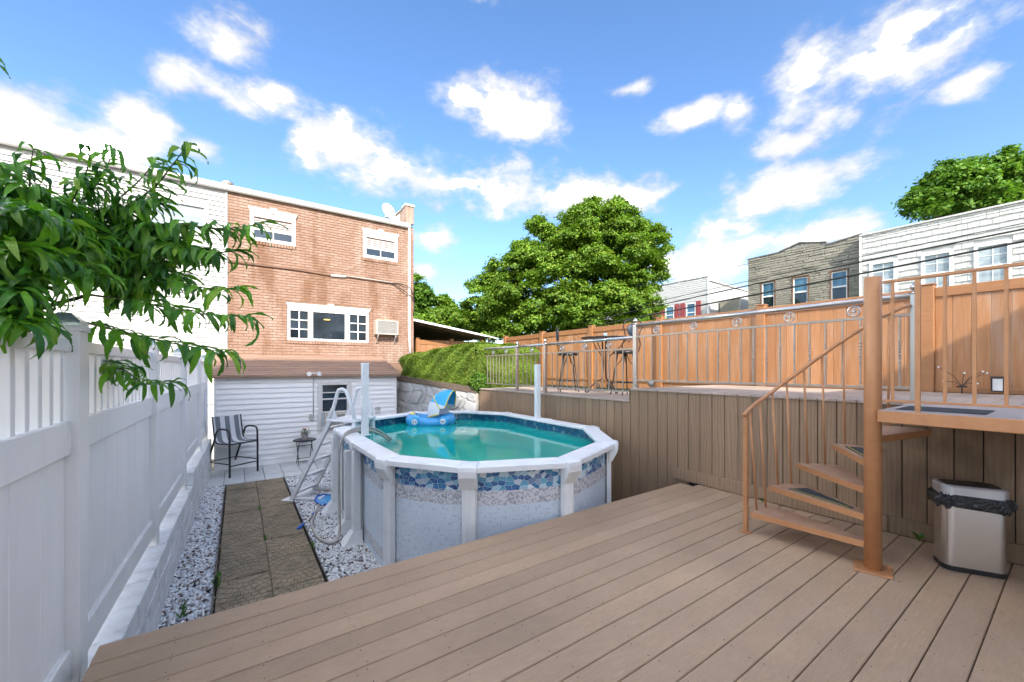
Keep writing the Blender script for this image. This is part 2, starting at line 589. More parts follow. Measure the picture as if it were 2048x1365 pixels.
def make_specials():
    # dark window glass with a soft reflection
    t = NT('window_glass')
    n = t.noise(t.coord((1, 1, 1)), 1.6, 3)
    c = t.ramp(n, [(0.3, (0.006, 0.009, 0.012)), (0.7, (0.03, 0.045, 0.06))])
    t.b.inputs['Specular IOR Level'].default_value = 0.9
    M['glass'] = t.done(c, 0.04)
    t = NT('blue_glass')
    n = t.noise(t.coord((1, 1, 0.4)), 2.2, 3)
    c = t.ramp(n, [(0.3, (0.03, 0.09, 0.15)), (0.7, (0.1, 0.22, 0.32))])
    t.b.inputs['Specular IOR Level'].default_value = 0.8
    M['blueglass'] = t.done(c, 0.06)
    t = NT('pale_glass')
    n = t.noise(t.coord((1, 1, 3)), 2.0, 3)
    c = t.ramp(n, [(0.3, (0.22, 0.28, 0.32)), (0.7, (0.42, 0.48, 0.5))])
    M['paleglass'] = t.done(c, 0.08)
    # composite deck: grain along X
    def deck(name, base, grain, var):
        t = NT(name)
        v = t.coord((1.2, 14, 14))
        fine = t.noise(v, 9, 6, 0.65)
        mid = t.noise(t.coord((0.7, 2.2, 2)), 2.2, 4, 0.55)
        spk = t.noise(t.coord((9, 22, 9)), 14, 2, 0.5)
        c = t.mix(t.rng(fine, 0.3, 0.7), tuple(k * (1 - grain) for k in base), tuple(k * (1 + grain) for k in base))
        c = t.mix(t.rng(mid, 0.42, 0.72, 0, 0.55, True), c, (base[0] * 1.03, base[1] * 1.07, base[2] * 1.16))
        c = t.value(c, t.rng(spk, 0.3, 0.75, 0.9, 1.12))
        sc = t.rng(t.noise(t.coord((3, 1.5, 1), rnd=True), 6, 8, 0.8, 1.2), 0.62, 0.70, 0, 0.3)
        c = t.mix(sc, c, (base[0] * 1.5, base[1] * 1.5, base[2] * 1.5))
        c = t.value(c, t.rng(t.rand(), 0, 1, 1 - var, 1 + var))
        gm_ = t.noise(t.coord((1, 1, 1), 'World', False), 0.9, 6, 0.62)
        c = t.value(c, t.rng(gm_, 0.3, 0.7, 0.84, 1.12))
        sp2 = t.rng(t.noise(t.coord((1, 1, 1), 'World', False), 3.1, 7, 0.7), 0.64, 0.74, 0, 0.3, True)
        c = t.mix(sp2, c, (base[0] * 0.55, base[1] * 0.55, base[2] * 0.55))
        t.bump(fine, 0.25, 0.003)
        t.b.inputs['Specular IOR Level'].default_value = 0.3
        return t.done(c, t.rng(mid, 0.3, 0.7, 0.55, 0.72))
    M['deck'] = deck('composite_deck', (0.385, 0.264, 0.168), 0.12, 0.1)
    M['updeck'] = deck('upper_deck', (0.40, 0.32, 0.26), 0.1, 0.06)
    # embossed skirting: grain along Z
    t = NT('composite_skirting')
    v = t.coord((9, 9, 0.8))
    g = t.noise(v, 3.4, 5, 0.6, 1.2)
    w = t.new('ShaderNodeTexWave', wave_type='BANDS', bands_direction='Y')
    t.l.new(t.coord((1, 1.0, 0.14)), w.inputs['Vector'])
    for s, x in (('Scale', 9.0), ('Distortion', 9.0), ('Detail', 2.0), ('Detail Scale', 1.1)):
        w.inputs[s].default_value = x
    gw = t.math('ADD', t.math('MULTIPLY', g, 0.6), t.math('MULTIPLY', w.outputs['Fac'], 0.4))
    c = t.mix(t.rng(gw, 0.25, 0.75), (0.26, 0.17, 0.1), (0.355, 0.238, 0.148))
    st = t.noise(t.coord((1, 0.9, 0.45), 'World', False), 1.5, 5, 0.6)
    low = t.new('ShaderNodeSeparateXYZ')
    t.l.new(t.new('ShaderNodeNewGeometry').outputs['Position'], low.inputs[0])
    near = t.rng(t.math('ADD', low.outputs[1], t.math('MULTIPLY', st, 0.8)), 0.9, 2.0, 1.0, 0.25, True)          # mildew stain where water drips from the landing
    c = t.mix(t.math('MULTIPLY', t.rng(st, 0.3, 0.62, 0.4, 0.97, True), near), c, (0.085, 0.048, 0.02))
    c = t.value(c, t.rng(t.rand(), 0, 1, 0.92, 1.08))
    t.bump(gw, 0.3, 0.003)
    M['skirt'] = t.done(c, 0.65)
    # orange wood-look vinyl fence
    t = NT('orange_fence')
    g = t.noise(t.coord((14, 14, 0.7)), 2.6, 6, 0.65, 0.8)
    c = t.ramp(g, [(0.25, (0.3, 0.125, 0.042)), (0.5, (0.385, 0.175, 0.066)), (0.78, (0.46, 0.255, 0.13))])
    pale = t.rng(t.noise(t.coord((3, 3, 0.5)), 2.2, 4), 0.48, 0.7, 0, 0.55, True)
    c = t.mix(pale, c, (0.44, 0.29, 0.2))
    c = t.value(c, t.rng(t.rand(), 0, 1, 0.86, 1.12))
    M['orange'] = t.done(c, 0.5)
    t = NT('orange_fence_trim')
    g = t.noise(t.coord((6, 0.7, 6)), 4, 5, 0.6)
    c = t.ramp(g, [(0.25, (0.3, 0.13, 0.046)), (0.75, (0.38, 0.18, 0.072))])
    M['orangetrim'] = t.done(c, 0.5)
    # stair: brown painted metal
    t = NT('bronze_paint')
    n = t.noise(t.coord((2, 2, 2)), 5, 6, 0.65)
    c = t.mix(t.rng(n, 0.3, 0.7), (0.44, 0.2, 0.085), (0.51, 0.255, 0.115))
    wr = t.rng(t.noise(t.coord((4, 4, 4)), 9, 8, 0.75), 0.62, 0.72, 0, 0.5)
    c = t.mix(wr, c, (0.3, 0.21, 0.14))
    M['bronze'] = t.done(c, 0.42, 0.25)
    t = NT('bronze_tread_plate')
    br = t.new('ShaderNodeTexBrick')
    mp = t.new('ShaderNodeMapping')
    mp.inputs['Rotation'].default_value = (0, 0, R(45))
    t.l.new(t.new('ShaderNodeTexCoord').outputs['Object'], mp.inputs[0])
    t.l.new(mp.outputs[0], br.inputs['Vector'])
    for s, x in (('Scale', 20.0), ('Mortar Size', 0.22), ('Mortar Smooth', 0.4), ('Brick Width', 0.9), ('Row Height', 0.32)):
        br.inputs[s].default_value = x
    n = t.noise(t.coord((2, 2, 2)), 5, 6, 0.65)
    c = t.mix(t.rng(n, 0.3, 0.7), (0.36, 0.205, 0.13), (0.46, 0.285, 0.185))
    c = t.mix(t.math('MULTIPLY', t.math('SUBTRACT', 1.0, br.outputs['Fac']), 0.6), c, (0.62, 0.46, 0.36))
    t.bump(t.math('SUBTRACT', 1.0, br.outputs['Fac']), 0.8, 0.004)
    M['tread'] = t.done(c, 0.45, 0.25)
    # brick with rain stains and pale efflorescence
    def brick(name, island):
        t = NT(name)
        r = t.rand(island)
        c = t.ramp(r, [(0.0, (0.27, 0.163, 0.112)), (0.45, (0.305, 0.188, 0.134)), (0.8, (0.335, 0.216, 0.16)), (1.0, (0.28, 0.168, 0.114))])
        p = t.coord((1.0, 1.0, 0.28), 'World', False)
        s = t.rng(t.noise(p, 1.55, 5, 0.6), 0.47, 0.64, 0, 0.8, True)
        c = t.mix(s, c, (0.19, 0.09, 0.045))
        e = t.rng(t.noise(t.coord((1.3, 1, 0.5), 'World', False), 1.1, 5, 0.62), 0.5, 0.7, 0, 0.55, True)
        c = t.mix(e, c, (0.47, 0.37, 0.31))
        n = t.noise(t.coord((1, 1, 1), 'World', False), 30, 4)
        c = t.value(c, t.rng(n, 0.3, 0.7, 0.85, 1.15))
        t.bump(n, 0.5, 0.004)
        return t.done(c, 0.85)
    M['brick'] = brick('house_brick', False)
    M['brickmass'] = brick('house_brick_mass', True)
    # stamped path slabs: fan cobbles pressed into concrete
    t = NT('stamped_slab')
    v = t.new('ShaderNodeTexCoord').outputs['Object']
    sep = t.new('ShaderNodeSeparateXYZ')
    t.l.new(v, sep.inputs[0])
    x = sep.outputs[0]
    y = sep.outputs[1]
    rad = t.math('SQRT', t.math('ADD', t.math('POWER', x, 2.0), t.math('POWER', t.math('ADD', y, 0.27), 2.0)))
    ang = t.math('ARCTAN2', x, t.math('ADD', y, 0.2700001))
    wob = t.math('MULTIPLY', t.math('SUBTRACT', t.noise(t.coord((1, 1, 1)), 12, 3), 0.5), 0.09)
    rr = t.math('ADD', rad, wob)
    ring = t.math('FRACT', t.math('MULTIPLY', rr, 11.5))
    row = t.math('FLOOR', t.math('MULTIPLY', rr, 11.5))
    seg = t.math('FRACT', t.math('ADD', t.math('MULTIPLY', ang, t.math('ADD', t.math('MULTIPLY', row, 0.9), 3.0)), t.math('MULTIPLY', row, 0.37)))
    e1 = t.rng(t.math('ABSOLUTE', t.math('SUBTRACT', ring, 0.5)), 0.38, 0.49, 0, 1, True)
    e2 = t.rng(t.math('ABSOLUTE', t.math('SUBTRACT', seg, 0.5)), 0.42, 0.49, 0, 1, True)
    edge = t.math('MAXIMUM', e1, e2)
    n = t.noise(t.coord((1, 1, 1)), 9, 6, 0.65)
    c = t.mix(t.rng(n, 0.3, 0.7), (0.2, 0.152, 0.096), (0.36, 0.285, 0.19))
    c = t.mix(t.rng(t.noise(t.coord((1, 1, 1)), 3, 3), 0.45, 0.7, 0, 0.6, True), c, (0.14, 0.125, 0.075))
    c = t.mix(t.math('MULTIPLY', edge, 0.65), c, (0.055, 0.044, 0.03))
    c = t.value(c, t.rng(t.rand(), 0, 1, 0.88, 1.1))
    t.bump(t.math('ADD', t.math('MULTIPLY', edge, -0.9), t.math('MULTIPLY', n, 0.3)), 0.8, 0.008)
    M['slab'] = t.done(c, 0.85)
    # gravel
    t = NT('marble_chips')
    r = t.rand(True)
    c = t.ramp(r, [(0.0, (0.7, 0.71, 0.72)), (0.55, (0.8, 0.81, 0.82)), (0.8, (0.6, 0.61, 0.62)), (0.88, (0.3, 0.24, 0.2)), (0.93, (0.14, 0.07, 0.06)), (0.97, (0.08, 0.06, 0.05)), (1.0, (0.3, 0.2, 0.14))])
    n = t.noise(t.coord((1, 1, 1), 'World', False), 40, 3)
    c = t.value(c, t.rng(n, 0.3, 0.7, 0.85, 1.1))
    M['gravel'] = t.done(c, 0.7)
    # printed pool wall (uv: metres round the wall, metres above its foot)
    t = NT('pool_wall_print')
    uv = t.new('ShaderNodeUVMap').outputs[0]
    sep = t.new('ShaderNodeSeparateXYZ')
    t.l.new(uv, sep.inputs[0])
    vv = sep.outputs[1]
    mp = t.new('ShaderNodeMapping')
    mp.inputs['Scale'].default_value = (1, 1.45, 1)
    t.l.new(uv, mp.inputs[0])
    vo = t.new('ShaderNodeTexVoronoi', voronoi_dimensions='2D', feature='F1')
    ve = t.new('ShaderNodeTexVoronoi', voronoi_dimensions='2D', feature='DISTANCE_TO_EDGE')
    for q in (vo, ve):
        t.l.new(mp.outputs[0], q.inputs['Vector'])
        q.inputs['Scale'].default_value = 15.0
        q.inputs['Randomness'].default_value = 0.75
    sc = t.new('ShaderNodeSeparateColor')
    t.l.new(vo.outputs['Color'], sc.inputs[0])
    peb = t.ramp(sc.outputs[0], [(0.0, (0.012, 0.05, 0.2)), (0.25, (0.02, 0.12, 0.32)), (0.45, (0.05, 0.24, 0.42)), (0.62, (0.14, 0.4, 0.54)), (0.78, (0.5, 0.66, 0.74)), (0.9, (0.7, 0.76, 0.8)), (1.0, (0.02, 0.08, 0.25))])
    peb = t.mix(t.rng(vo.outputs['Distance'], 0.0, 0.35, 0.3, 0.0), peb, (0.2, 0.42, 0.55))
    peb = t.mix(t.rng(ve.outputs['Distance'], 0.015, 0.06, 0.85, 0.0), peb, (0.45, 0.55, 0.62))
    body_n = t.noise(uv, 5, 3)
    body = t.mix(body_n, (0.54, 0.62, 0.7), (0.63, 0.70, 0.77))
    mh = t.new('ShaderNodeMapping')
    mh.inputs['Scale'].default_value = (14, 70, 1)
    t.l.new(uv, mh.inputs[0])
    mv = t.new('ShaderNodeMapping')
    mv.inputs['Scale'].default_value = (70, 14, 1)
    t.l.new(uv, mv.inputs[0])
    dash = t.math('MAXIMUM', t.rng(t.noise(mh.outputs[0], 1.0, 1), 0.6, 0.68), t.rng(t.noise(mv.outputs[0], 1.0, 1), 0.6, 0.68))
    body = t.mix(t.math('MULTIPLY', dash, 0.5), body, (0.27, 0.34, 0.45))
    scroll = t.rng(t.noise(uv, 16, 1.5, 0.5, 2.6), 0.5, 0.54)
    scr = t.mix(scroll, (0.60, 0.61, 0.64), (0.33, 0.345, 0.38))
    inb = t.math('MULTIPLY', t.rng(vv, 0.866, 0.868), 1.0)
    rag = t.math('ADD', vv, t.math('MULTIPLY', t.math('SUBTRACT', t.noise(uv, 24, 2), 0.5), 0.05))
    c = t.mix(t.rng(rag, 0.865, 0.87), body, scr)
    c = t.mix(t.math('MULTIPLY', t.rng(rag, 0.24, 0.235), t.rng(rag, 0.11, 0.115)), c, scr)
    c = t.mix(t.rng(rag, 1.005, 1.012), c, peb)
    t.bump(t.math('ADD', dash, scroll), 0.15, 0.002)
    M['poolwall'] = t.done(c, 0.5)
    # liner
    t = NT('pool_liner')
    uv = t.new('ShaderNodeUVMap').outputs[0]
    vo = t.new('ShaderNodeTexVoronoi', voronoi_dimensions='2D')
    t.l.new(uv, vo.inputs['Vector'])
    vo.inputs['Scale'].default_value = 13.0
    sc = t.new('ShaderNodeSeparateColor')
    t.l.new(vo.outputs['Color'], sc.inputs[0])
    c = t.ramp(sc.outputs[0], [(0, (0.01, 0.09, 0.2)), (0.4, (0.02, 0.16, 0.3)), (0.7, (0.06, 0.3, 0.42)), (0.9, (0.3, 0.45, 0.48)), (1, (0.02, 0.1, 0.22))])
    c = t.mix(t.rng(vo.outputs['Distance'], 0.3, 0.6, 0, 0.8), c, (0.02, 0.12, 0.24))
    M['liner'] = t.done(c, 0.35)
    # pool water: cloudy teal, mirror surface
    t = NT('pool_water')
    v = t.coord((1, 1, 1), 'World', False)
    n = t.noise(v, 0.8, 3)
    c = t.ramp(n, [(0.3, (0.005, 0.31, 0.27)), (0.7, (0.012, 0.4, 0.34))])
    t.b.inputs['IOR'].default_value = 1.33
    t.b.inputs['Specular IOR Level'].default_value = 0.6
    rip = t.math('ADD', t.noise(v, 5, 3, 0.5, 0.3), t.math('MULTIPLY', t.noise(v, 17, 2), 0.3))
    t.bump(rip, 0.1, 0.012)
    M['water'] = t.done(c, 0.02)
    # brushed bin steel
    t = NT('brushed_steel')
    n = t.noise(t.coord((90, 90, 0.5)), 3, 3, 0.5)
    c = t.mix(n, (0.66, 0.65, 0.64), (0.70, 0.69, 0.68))
    M['binsteel'] = t.done(c, 0.27, 1.0)
    # bin bag
    t = NT('bin_bag')
    n = t.noise(t.coord((1, 1, 1)), 26, 3, 0.5, 1.5)
    t.bump(n, 1.0, 0.02)
    t.b.inputs['Specular IOR Level'].default_value = 0.7
    M['bag'] = t.done((0.008, 0.009, 0.011), 0.18)
    # striped sling fabric of the chair (object x across the seat)
    t = NT('striped_sling')
    sep = t.new('ShaderNodeSeparateXYZ')
    t.l.new(t.new('ShaderNodeTexCoord').outputs['Object'], sep.inputs[0])
    s = t.math('FRACT', t.math('ADD', t.math('MULTIPLY', sep.outputs[0], 5.3), 0.25))
    c = t.mix(t.rng(s, 0.49, 0.51), (0.15, 0.165, 0.18), (0.6, 0.6, 0.6))
    M['sling'] = t.done(c, 0.75)
    # solar cap
    t = NT('solar_cap')
    t.b.inputs['Transmission Weight'].default_value = 0.5
    M['capglass'] = t.done((0.55, 0.68, 0.66), 0.15)
    M['peach'] = leafmat('peach_leaf', [(0.035, 0.13, 0.022), (0.075, 0.24, 0.025), (0.18, 0.42, 0.03), (0.11, 0.3, 0.03), (0.05, 0.17, 0.045), (0.26, 0.44, 0.045)], 0.42, 0.35, False)
    M['peachmass'] = leafmat('peach_leaf_mass', [(0.035, 0.13, 0.022), (0.075, 0.24, 0.025), (0.18, 0.42, 0.03), (0.11, 0.3, 0.03), (0.05, 0.17, 0.045), (0.26, 0.44, 0.045)], 0.42, 0.35)
    M['maple'] = leafmat('maple_leaf', [(0.09, 0.19, 0.022), (0.14, 0.27, 0.028), (0.21, 0.35, 0.035), (0.11, 0.22, 0.024), (0.3, 0.37, 0.05)], 0.35, 0.55)
    M['darkleaf'] = leafmat('dark_tree_leaf', [(0.07, 0.17, 0.022), (0.11, 0.24, 0.028), (0.18, 0.31, 0.035)], 0.35, 0.55)
    M['hedge'] = leafmat('hedge_leaf', [(0.07, 0.145, 0.016), (0.12, 0.22, 0.02), (0.2, 0.3, 0.028), (0.1, 0.17, 0.02), (0.3, 0.33, 0.04)], 0.25, 0.6)
    M['weed'] = leafmat('weed_leaf', [(0.05, 0.13, 0.02), (0.09, 0.2, 0.03)], 0.35, 0.5)


make_specials()

# ================================================================== SETTING
G = -0.73                                    # yard level
g = MB().add([(-400, -400, -0.75), (400, -400, -0.75), (400, 400, -0.75), (-400, 400, -0.75)], [(0, 1, 2, 3)]).build('ground', M['ground'])
tag(g, 'bare earth ground under the yard and the gravel', kind='structure')
soil = MB().add([(-0.60, 1.5, -0.74), (1.95, 1.5, -0.74), (1.95, 9.06, -0.74), (-0.60, 9.06, -0.74)], [(0, 1, 2, 3)]).build('soil_bed', M['soil'])
tag(soil, 'dark soil bed beneath the white gravel', kind='structure')
poly = [(4.86, -80), (300, -80), (300, 300), (4.6, 300), (4.6, 12.1), (3.78, 12.1), (3.78, 11.3), (4.86, 8.5)]
tg = MB().add([(x, y, 0.95) for x, y in poly] + [(x, y, -0.74) for x, y in poly],
              [tuple(range(8))] + [(k, (k + 1) % 8, 8 + (k + 1) % 8, 8 + k)[::-1] for k in range(8)]).build('upper_lawn', M['lawn'])
tag(tg, 'raised lawn terrace behind the upper deck and hedge', kind='structure')

# ---- lower deck: composite boards running across the yard
deck = thing('lower_deck', 'brown composite board deck in the foreground', 'deck', kind='structure')
PITCH = 0.1533
bd = MB().box(-0.60, 4.755, 0, PITCH - 0.0055, -0.025, 0.0, 0.004).mesh('deck_board', M['deck'])
for k in range(26):
    link('deck_board', bd, deck, (0, 2.77 - PITCH * (k + 1) + 0.00275, random.uniform(-0.0012, 0.0012)))
MB().box(-0.60, 4.62, 2.7735, 2.94, -0.025, 0.0005, 0.005).build('deck_board', M['deck'], deck)
rim = MB().box(-0.58, 4.6, 2.88, 2.92, -0.25, -0.026).box(-0.58, -0.54, -1.2, 2.87, -0.25, -0.026)
for k in range(13):
    rim.box(-0.3 + k * 0.4, -0.26 + k * 0.4, -1.2, 2.879, -0.2, -0.026)
for x in (-0.4, 1.3, 3.0, 4.4):
    rim.box(x - 0.05, x + 0.05, 2.70, 2.80, -0.74, -0.2)
rim.build('deck_frame', M['timber'], deck)
sc = MB()
for k in range(27):
    y0 = 2.77 - PITCH * k + 0.003 if k else 2.7735
    y0 = 2.77 - PITCH * k
    for j in range(13):
        x = -0.28 + 0.4 * j + (0.01 if k % 2 else -0.008)
        for dy in (0.026, 0.122):
            if -0.58 < x < 4.72:
                a = random.uniform(0, 6)
                px, py = x + random.uniform(-0.012, 0.012), y0 + dy + random.uniform(-0.006, 0.006)
                sc.add([(px + 0.0042 * math.cos(a + q), py + 0.0042 * math.sin(a + q), 0.0021) for q in (0, 1.05, 2.1, 3.14, 4.19, 5.24)], [(0, 1, 2, 3, 4, 5)])
o = sc.build('deck_screws', M['blackplastic'], deck)
o['kind'] = 'stuff'

lt_ = MB()
for k in range(46):
    x, y, a, q = random.uniform(-0.3, 4.6), random.uniform(-0.2, 2.85), random.uniform(0, 6.28), random.uniform(0.004, 0.013)
    ca, sa = math.cos(a), math.sin(a)
    lt_.add([(x - ca * q, y - sa * q, 0.003), (x - sa * q * 0.35, y + ca * q * 0.35, 0.005), (x + ca * q, y + sa * q, 0.003), (x + sa * q * 0.35, y - ca * q * 0.35, 0.0025)], [(0, 1, 2, 3)])
tag(lt_.build('leaf_litter', mat('dry_leaf', (0.16, 0.12, 0.06), 0.8, var=0.4, island=True)), 'tiny dry leaf bits scattered over the deck boards', 'leaf litter', kind='stuff')

# ---- upper deck with vertical skirting
UZ, LZ = 1.16, 0.985
up = thing('upper_deck', 'raised brown composite deck with vertical board skirting', 'deck', kind='structure')
bu = MB().box(4.745, 7.10, 0, 0.148, -0.028, 0.0, 0.004).mesh('floor_board', M['updeck'])
for k in range(36):
    link('floor_board', bu, up, (0, 3.83 - 0.1533 * (k + 1), UZ))
bl = MB().box(4.745, 6.75, 0, 0.148, -0.028, 0.0, 0.004).mesh('floor_board', M['updeck'])
for k in range(29):
    link('floor_board', bl, up, (0, 3.84 + 0.1533 * k, LZ))
for k in range(63):
    y0 = 8.28 - 0.1533 * (k + 1)
    top = UZ - 0.03 if y0 < 3.80 else LZ - 0.03
    bot = 0.001 if y0 < 2.9 else G
    MB().box(4.762 + random.uniform(0, 0.003), 4.785, y0, y0 + 0.1468, bot, top, 0.003).build('skirting_board', M['skirt'], up)
boxp('step_riser', M['skirt'], up, 4.77, 6.75, 3.845, 3.86, LZ, UZ - 0.03)
MB().box(4.786, 4.80, -1.4, 8.28, G, LZ - 0.04).box(4.786, 4.80, -1.4, 3.83, LZ - 0.04, UZ - 0.03).build('skirting_backing', M['dark'], up)
for a, b in ((-1.4, 0.55), (0.555, 1.0), (1.005, 3.12)):
    boxp('base_board', M['skirt'], up, 4.735, 4.761, a, b, 0.006, 0.15)
boxp('end_skirting', M['skirt'], up, 4.77, 6.7, 8.285, 8.31, 0.6, LZ - 0.03)

# ---- stamped concrete path
path = thing('garden_path', 'brown stamped concrete path of fan pattern slabs', 'path', kind='structure')
ps = MB().box(-0.2245, 0.2245, -0.2245, 0.2245, -0.05, 0.0, 0.008).mesh('path_slab', M['slab'])
for i in range(2):
    for j in range(15):
        link('path_slab', ps, path, (0.05 + 0.455 * i + random.uniform(-0.004, 0.004), 8.815 - 0.455 * j, G + 0.033 + random.uniform(-0.006, 0.004)), (0, 0, R(random.uniform(-0.4, 0.4)) + (R(180) if j % 2 else 0)))
for x in (-0.192, 0.742):
    MB().box(x - 0.006, x + 0.006, 2.0, 9.04, G - 0.01, G + 0.05).build('edging_strip', M['blackplastic'], path)

# ---- patio tiles in front of the shed
pat = thing('patio', 'pale square patio tiles along the white shed', 'patio', kind='structure')
tt = MB().box(0.004, 0.326, 0.004, 0.343, -0.04, 0, 0.004).mesh('patio_tile', M['tile'])
for i in range(13):
    for j in range(4):
        link('patio_tile', tt, pat, (-0.555 + 0.33 * i, 9.06 + 0.347 * j, G + 0.03 + random.uniform(-0.002, 0.002)))
MB().add([(-0.6, 9.0, G - 0.004), (3.8, 9.0, G - 0.004), (3.8, 10.5, G - 0.004), (-0.6, 10.5, G - 0.004)], [(0, 1, 2, 3)]).build('tile_bed', M['soil'], pat)


# ---- gravel: marble chips, real stones
def pebbles(regions, per_m2, seed):
    r = np.random.default_rng(seed)
    base = np.array([(0, 0, 1), (0.9, 0, 0.2), (0.28, 0.86, 0.15), (-0.73, 0.53, 0.2), (-0.73, -0.53, 0.1), (0.28, -0.86, 0.2), (0.1, 0, -0.7)])
    fc = np.array([(0, 1, 2), (0, 2, 3), (0, 3, 4), (0, 4, 5), (0, 5, 1), (6, 2, 1), (6, 3, 2), (6, 4, 3), (6, 5, 4), (6, 1, 5)])
    V, F, o = [], [], 0
    for (x0, x1, y0, y1, lift) in regions:
        n = int((x1 - x0) * (y1 - y0) * per_m2)
        for _ in range(n):
            s = r.uniform(0.012, 0.027) * (1.25 if r.random() < 0.12 else 1)
            pts = base * (1 + r.uniform(-0.3, 0.3, (7, 3))) * np.array([s * r.uniform(0.8, 1.5), s * r.uniform(0.7, 1.1), s * r.uniform(0.5, 0.9)])
            a, b = r.uniform(0, 6.28), r.normal(0, 0.35)
            ca, sa, cb, sb = math.cos(a), math.sin(a), math.cos(b), math.sin(b)
            pts = pts @ np.array([[1, 0, 0], [0, cb, -sb], [0, sb, cb]]) @ np.array([[ca, -sa, 0], [sa, ca, 0], [0, 0, 1]])
            V.append(pts + np.array([r.uniform(x0, x1), r.uniform(y0, y1), G + lift + r.uniform(-0.004, 0.018)]))
            F.append(fc + o)
            o += 7
    return np.concatenate(V), np.concatenate(F)


V, F = pebbles([(-0.555, -0.2, 2.95, 9.05, 0.005), (0.755, 1.32, 3.0, 9.03, 0.005), (1.32, 2.0, 6.9, 9.03, 0.005)], 2900, 5)
gr = link('gravel', np_mesh('gravel', V, F, M['gravel']))
tag(gr, 'white and dark marble chip gravel on both sides of the path', 'gravel', kind='stuff')

# ================================================================== LEFT SIDE
FR = -math.atan(0.019)
fence = thing('vinyl_fence', 'tall white vinyl privacy fence with picket top on the left', 'fence', (-0.72, 2.95, 0), FR)
posts = [-2.05, 0.0, 2.02, 4.02, 6.02, 7.36]
pm = MB().box(-0.0635, 0.0635, -0.0635, 0.0635, -0.2, 1.655, 0.004).mesh('post', M['vinyl'])
cap1 = MB().box(-0.072, 0.072, -0.072, 0.072, 1.64, 1.668, 0.004).mesh('cap_base', M['vinyl'])
cap2 = MB().prism([(-0.066, -0.066), (0.066, -0.066), (0.066, 0.066), (-0.066, 0.066)], 1.668, 1.69).prism([(-0.066, -0.066), (0.066, -0.066), (0.066, 0.066), (-0.066, 0.066)], 1.69, 1.735, [(-0.022, -0.022), (0.022, -0.022), (0.022, 0.022), (-0.022, 0.022)]).mesh('cap_glass', M['capglass'])
pk = MB().box(-0.019, 0.019, -0.019, 0.019, 1.185, 1.54, 0.002).mesh('picket', M['vinyl'])
for i, y in enumerate(posts):
    p = link('post', pm, fence, (0, y, 0))
    link('cap_base', cap1, p)
    link('cap_glass', cap2, p)
for i in range(len(posts) - 1):
    a, b = posts[i] + 0.0636, posts[i + 1] - 0.0636
    lift = 0.0 if i < 3 else 0.2
    boxp('top_rail', M['vinyl'], fence, -0.028, 0.028, a, b, 1.535, 1.60, 0.004)
    boxp('middle_rail', M['vinyl'], fence, -0.03, 0.034, a, b, 1.02, 1.19, 0.005)
    boxp('bottom_rail', M['vinyl'], fence, -0.03, 0.034, a, b, -0.115 + lift, 0.05 + lift, 0.005)
    n = max(1, round((b - a) / 0.285))
    w = (b - a) / n
    for k in range(n):
        boxp('fence_board', M['vinyl'], fence, -0.011, 0.011 + (k % 2) * 0.0006, a + k * w + 0.0012, a + (k + 1) * w - 0.0012, 0.04 + lift, 1.03, 0.004)
    m = int((b - a) / 0.119)
    for k in range(m):
        link('picket', pk, fence, (0, a + (k + 0.5) * (b - a) / m, 0))
    for yy, s in ((a, 1), (b, -1)):
        br = MB().box(0.028, 0.038, min(yy, yy + s * 0.03), max(yy, yy + s * 0.03), 1.035, 1.175, 0.002)
        br.box(0.038, 0.041, min(yy + s * 0.010, yy + s * 0.02), max(yy + s * 0.010, yy + s * 0.02), 1.05, 1.06).box(0.038, 0.041, min(yy + s * 0.010, yy + s * 0.02), max(yy + s * 0.010, yy + s * 0.02), 1.15, 1.16)
        br.build('bracket', M['vinyl'], fence)
        MB().box(0.028, 0.038, min(yy, yy + s * 0.03), max(yy, yy + s * 0.03), -0.10 + lift, 0.035 + lift, 0.002).build('bracket', M['vinyl'], fence)

bw = thing('block_wall', 'low white painted block wall under the vinyl fence', 'wall', (-0.72, 2.95, 0), FR)
for c in range(4):
    z0 = G + 0.18 * c
    y = -1.6 + (0.2 if c % 2 else 0)
    while y < 7.45:
        e = min(y + 0.4, 7.45)
        limit = -0.19 if y < 3.9 else 0.03
        if z0 < limit - 0.01:
            off = 0.0 if y < 2.0 else -0.012
            MB().box(-0.14, 0.135 + off + random.uniform(-0.003, 0.003), y + 0.003, e - 0.003, z0 + 0.003, min(z0 + 0.178, limit), 0.006).build('block', M['blockpaint'], bw)
        y = e
boxp('mortar_core', M['mortar'], bw, -0.13, 0.115, -1.6, 7.45, G, -0.2, 0)

# ---- white shed (lean-to) against the brick house
shed = thing('garden_shed', 'white sided lean-to shed with brown roof against the brick house', 'shed', (0, 10.45, 0))
SX0, SX1 = -0.42, 3.47
boxp('wall', M['siding'], shed, SX0 + 0.01, SX1 - 0.01, 0.02, 1.5, G, 1.28, 0)
prof = lambda z, h: [(0, 0.019, z + 0.004), (0, -0.012, z), (0, -0.010, z + 0.02), (0, 0.012, z + h), (0, 0.019, z + h)]
k = 0
z = G + 0.03
while z < 1.2:
    h = min(0.1145, 1.26 - z)
    segs = [(SX0 + 0.045, SX1 - 0.045)]
    if z + h > -0.03 and z < 1.13:
        segs = [(SX0 + 0.045, 1.56), (2.33, SX1 - 0.045)]
    for (a, b) in segs:
        MB().extrude(prof(z, h - 0.004), (a, 0, 0), (b, 0, 0)).build('siding_board', M['siding'], shed)
    z += 0.1145
boxp('corner_trim', M['siding'], shed, SX0, SX0 + 0.044, -0.014, 0.03, G, 1.27, 0.003)
boxp('corner_trim', M['siding'], shed, SX1 - 0.044, SX1, -0.014, 0.03, G, 1.27, 0.003)
boxp('frieze_board', M['whitepaint'], shed, SX0, SX1, -0.018, 0.0, 1.20, 1.285, 0.003)
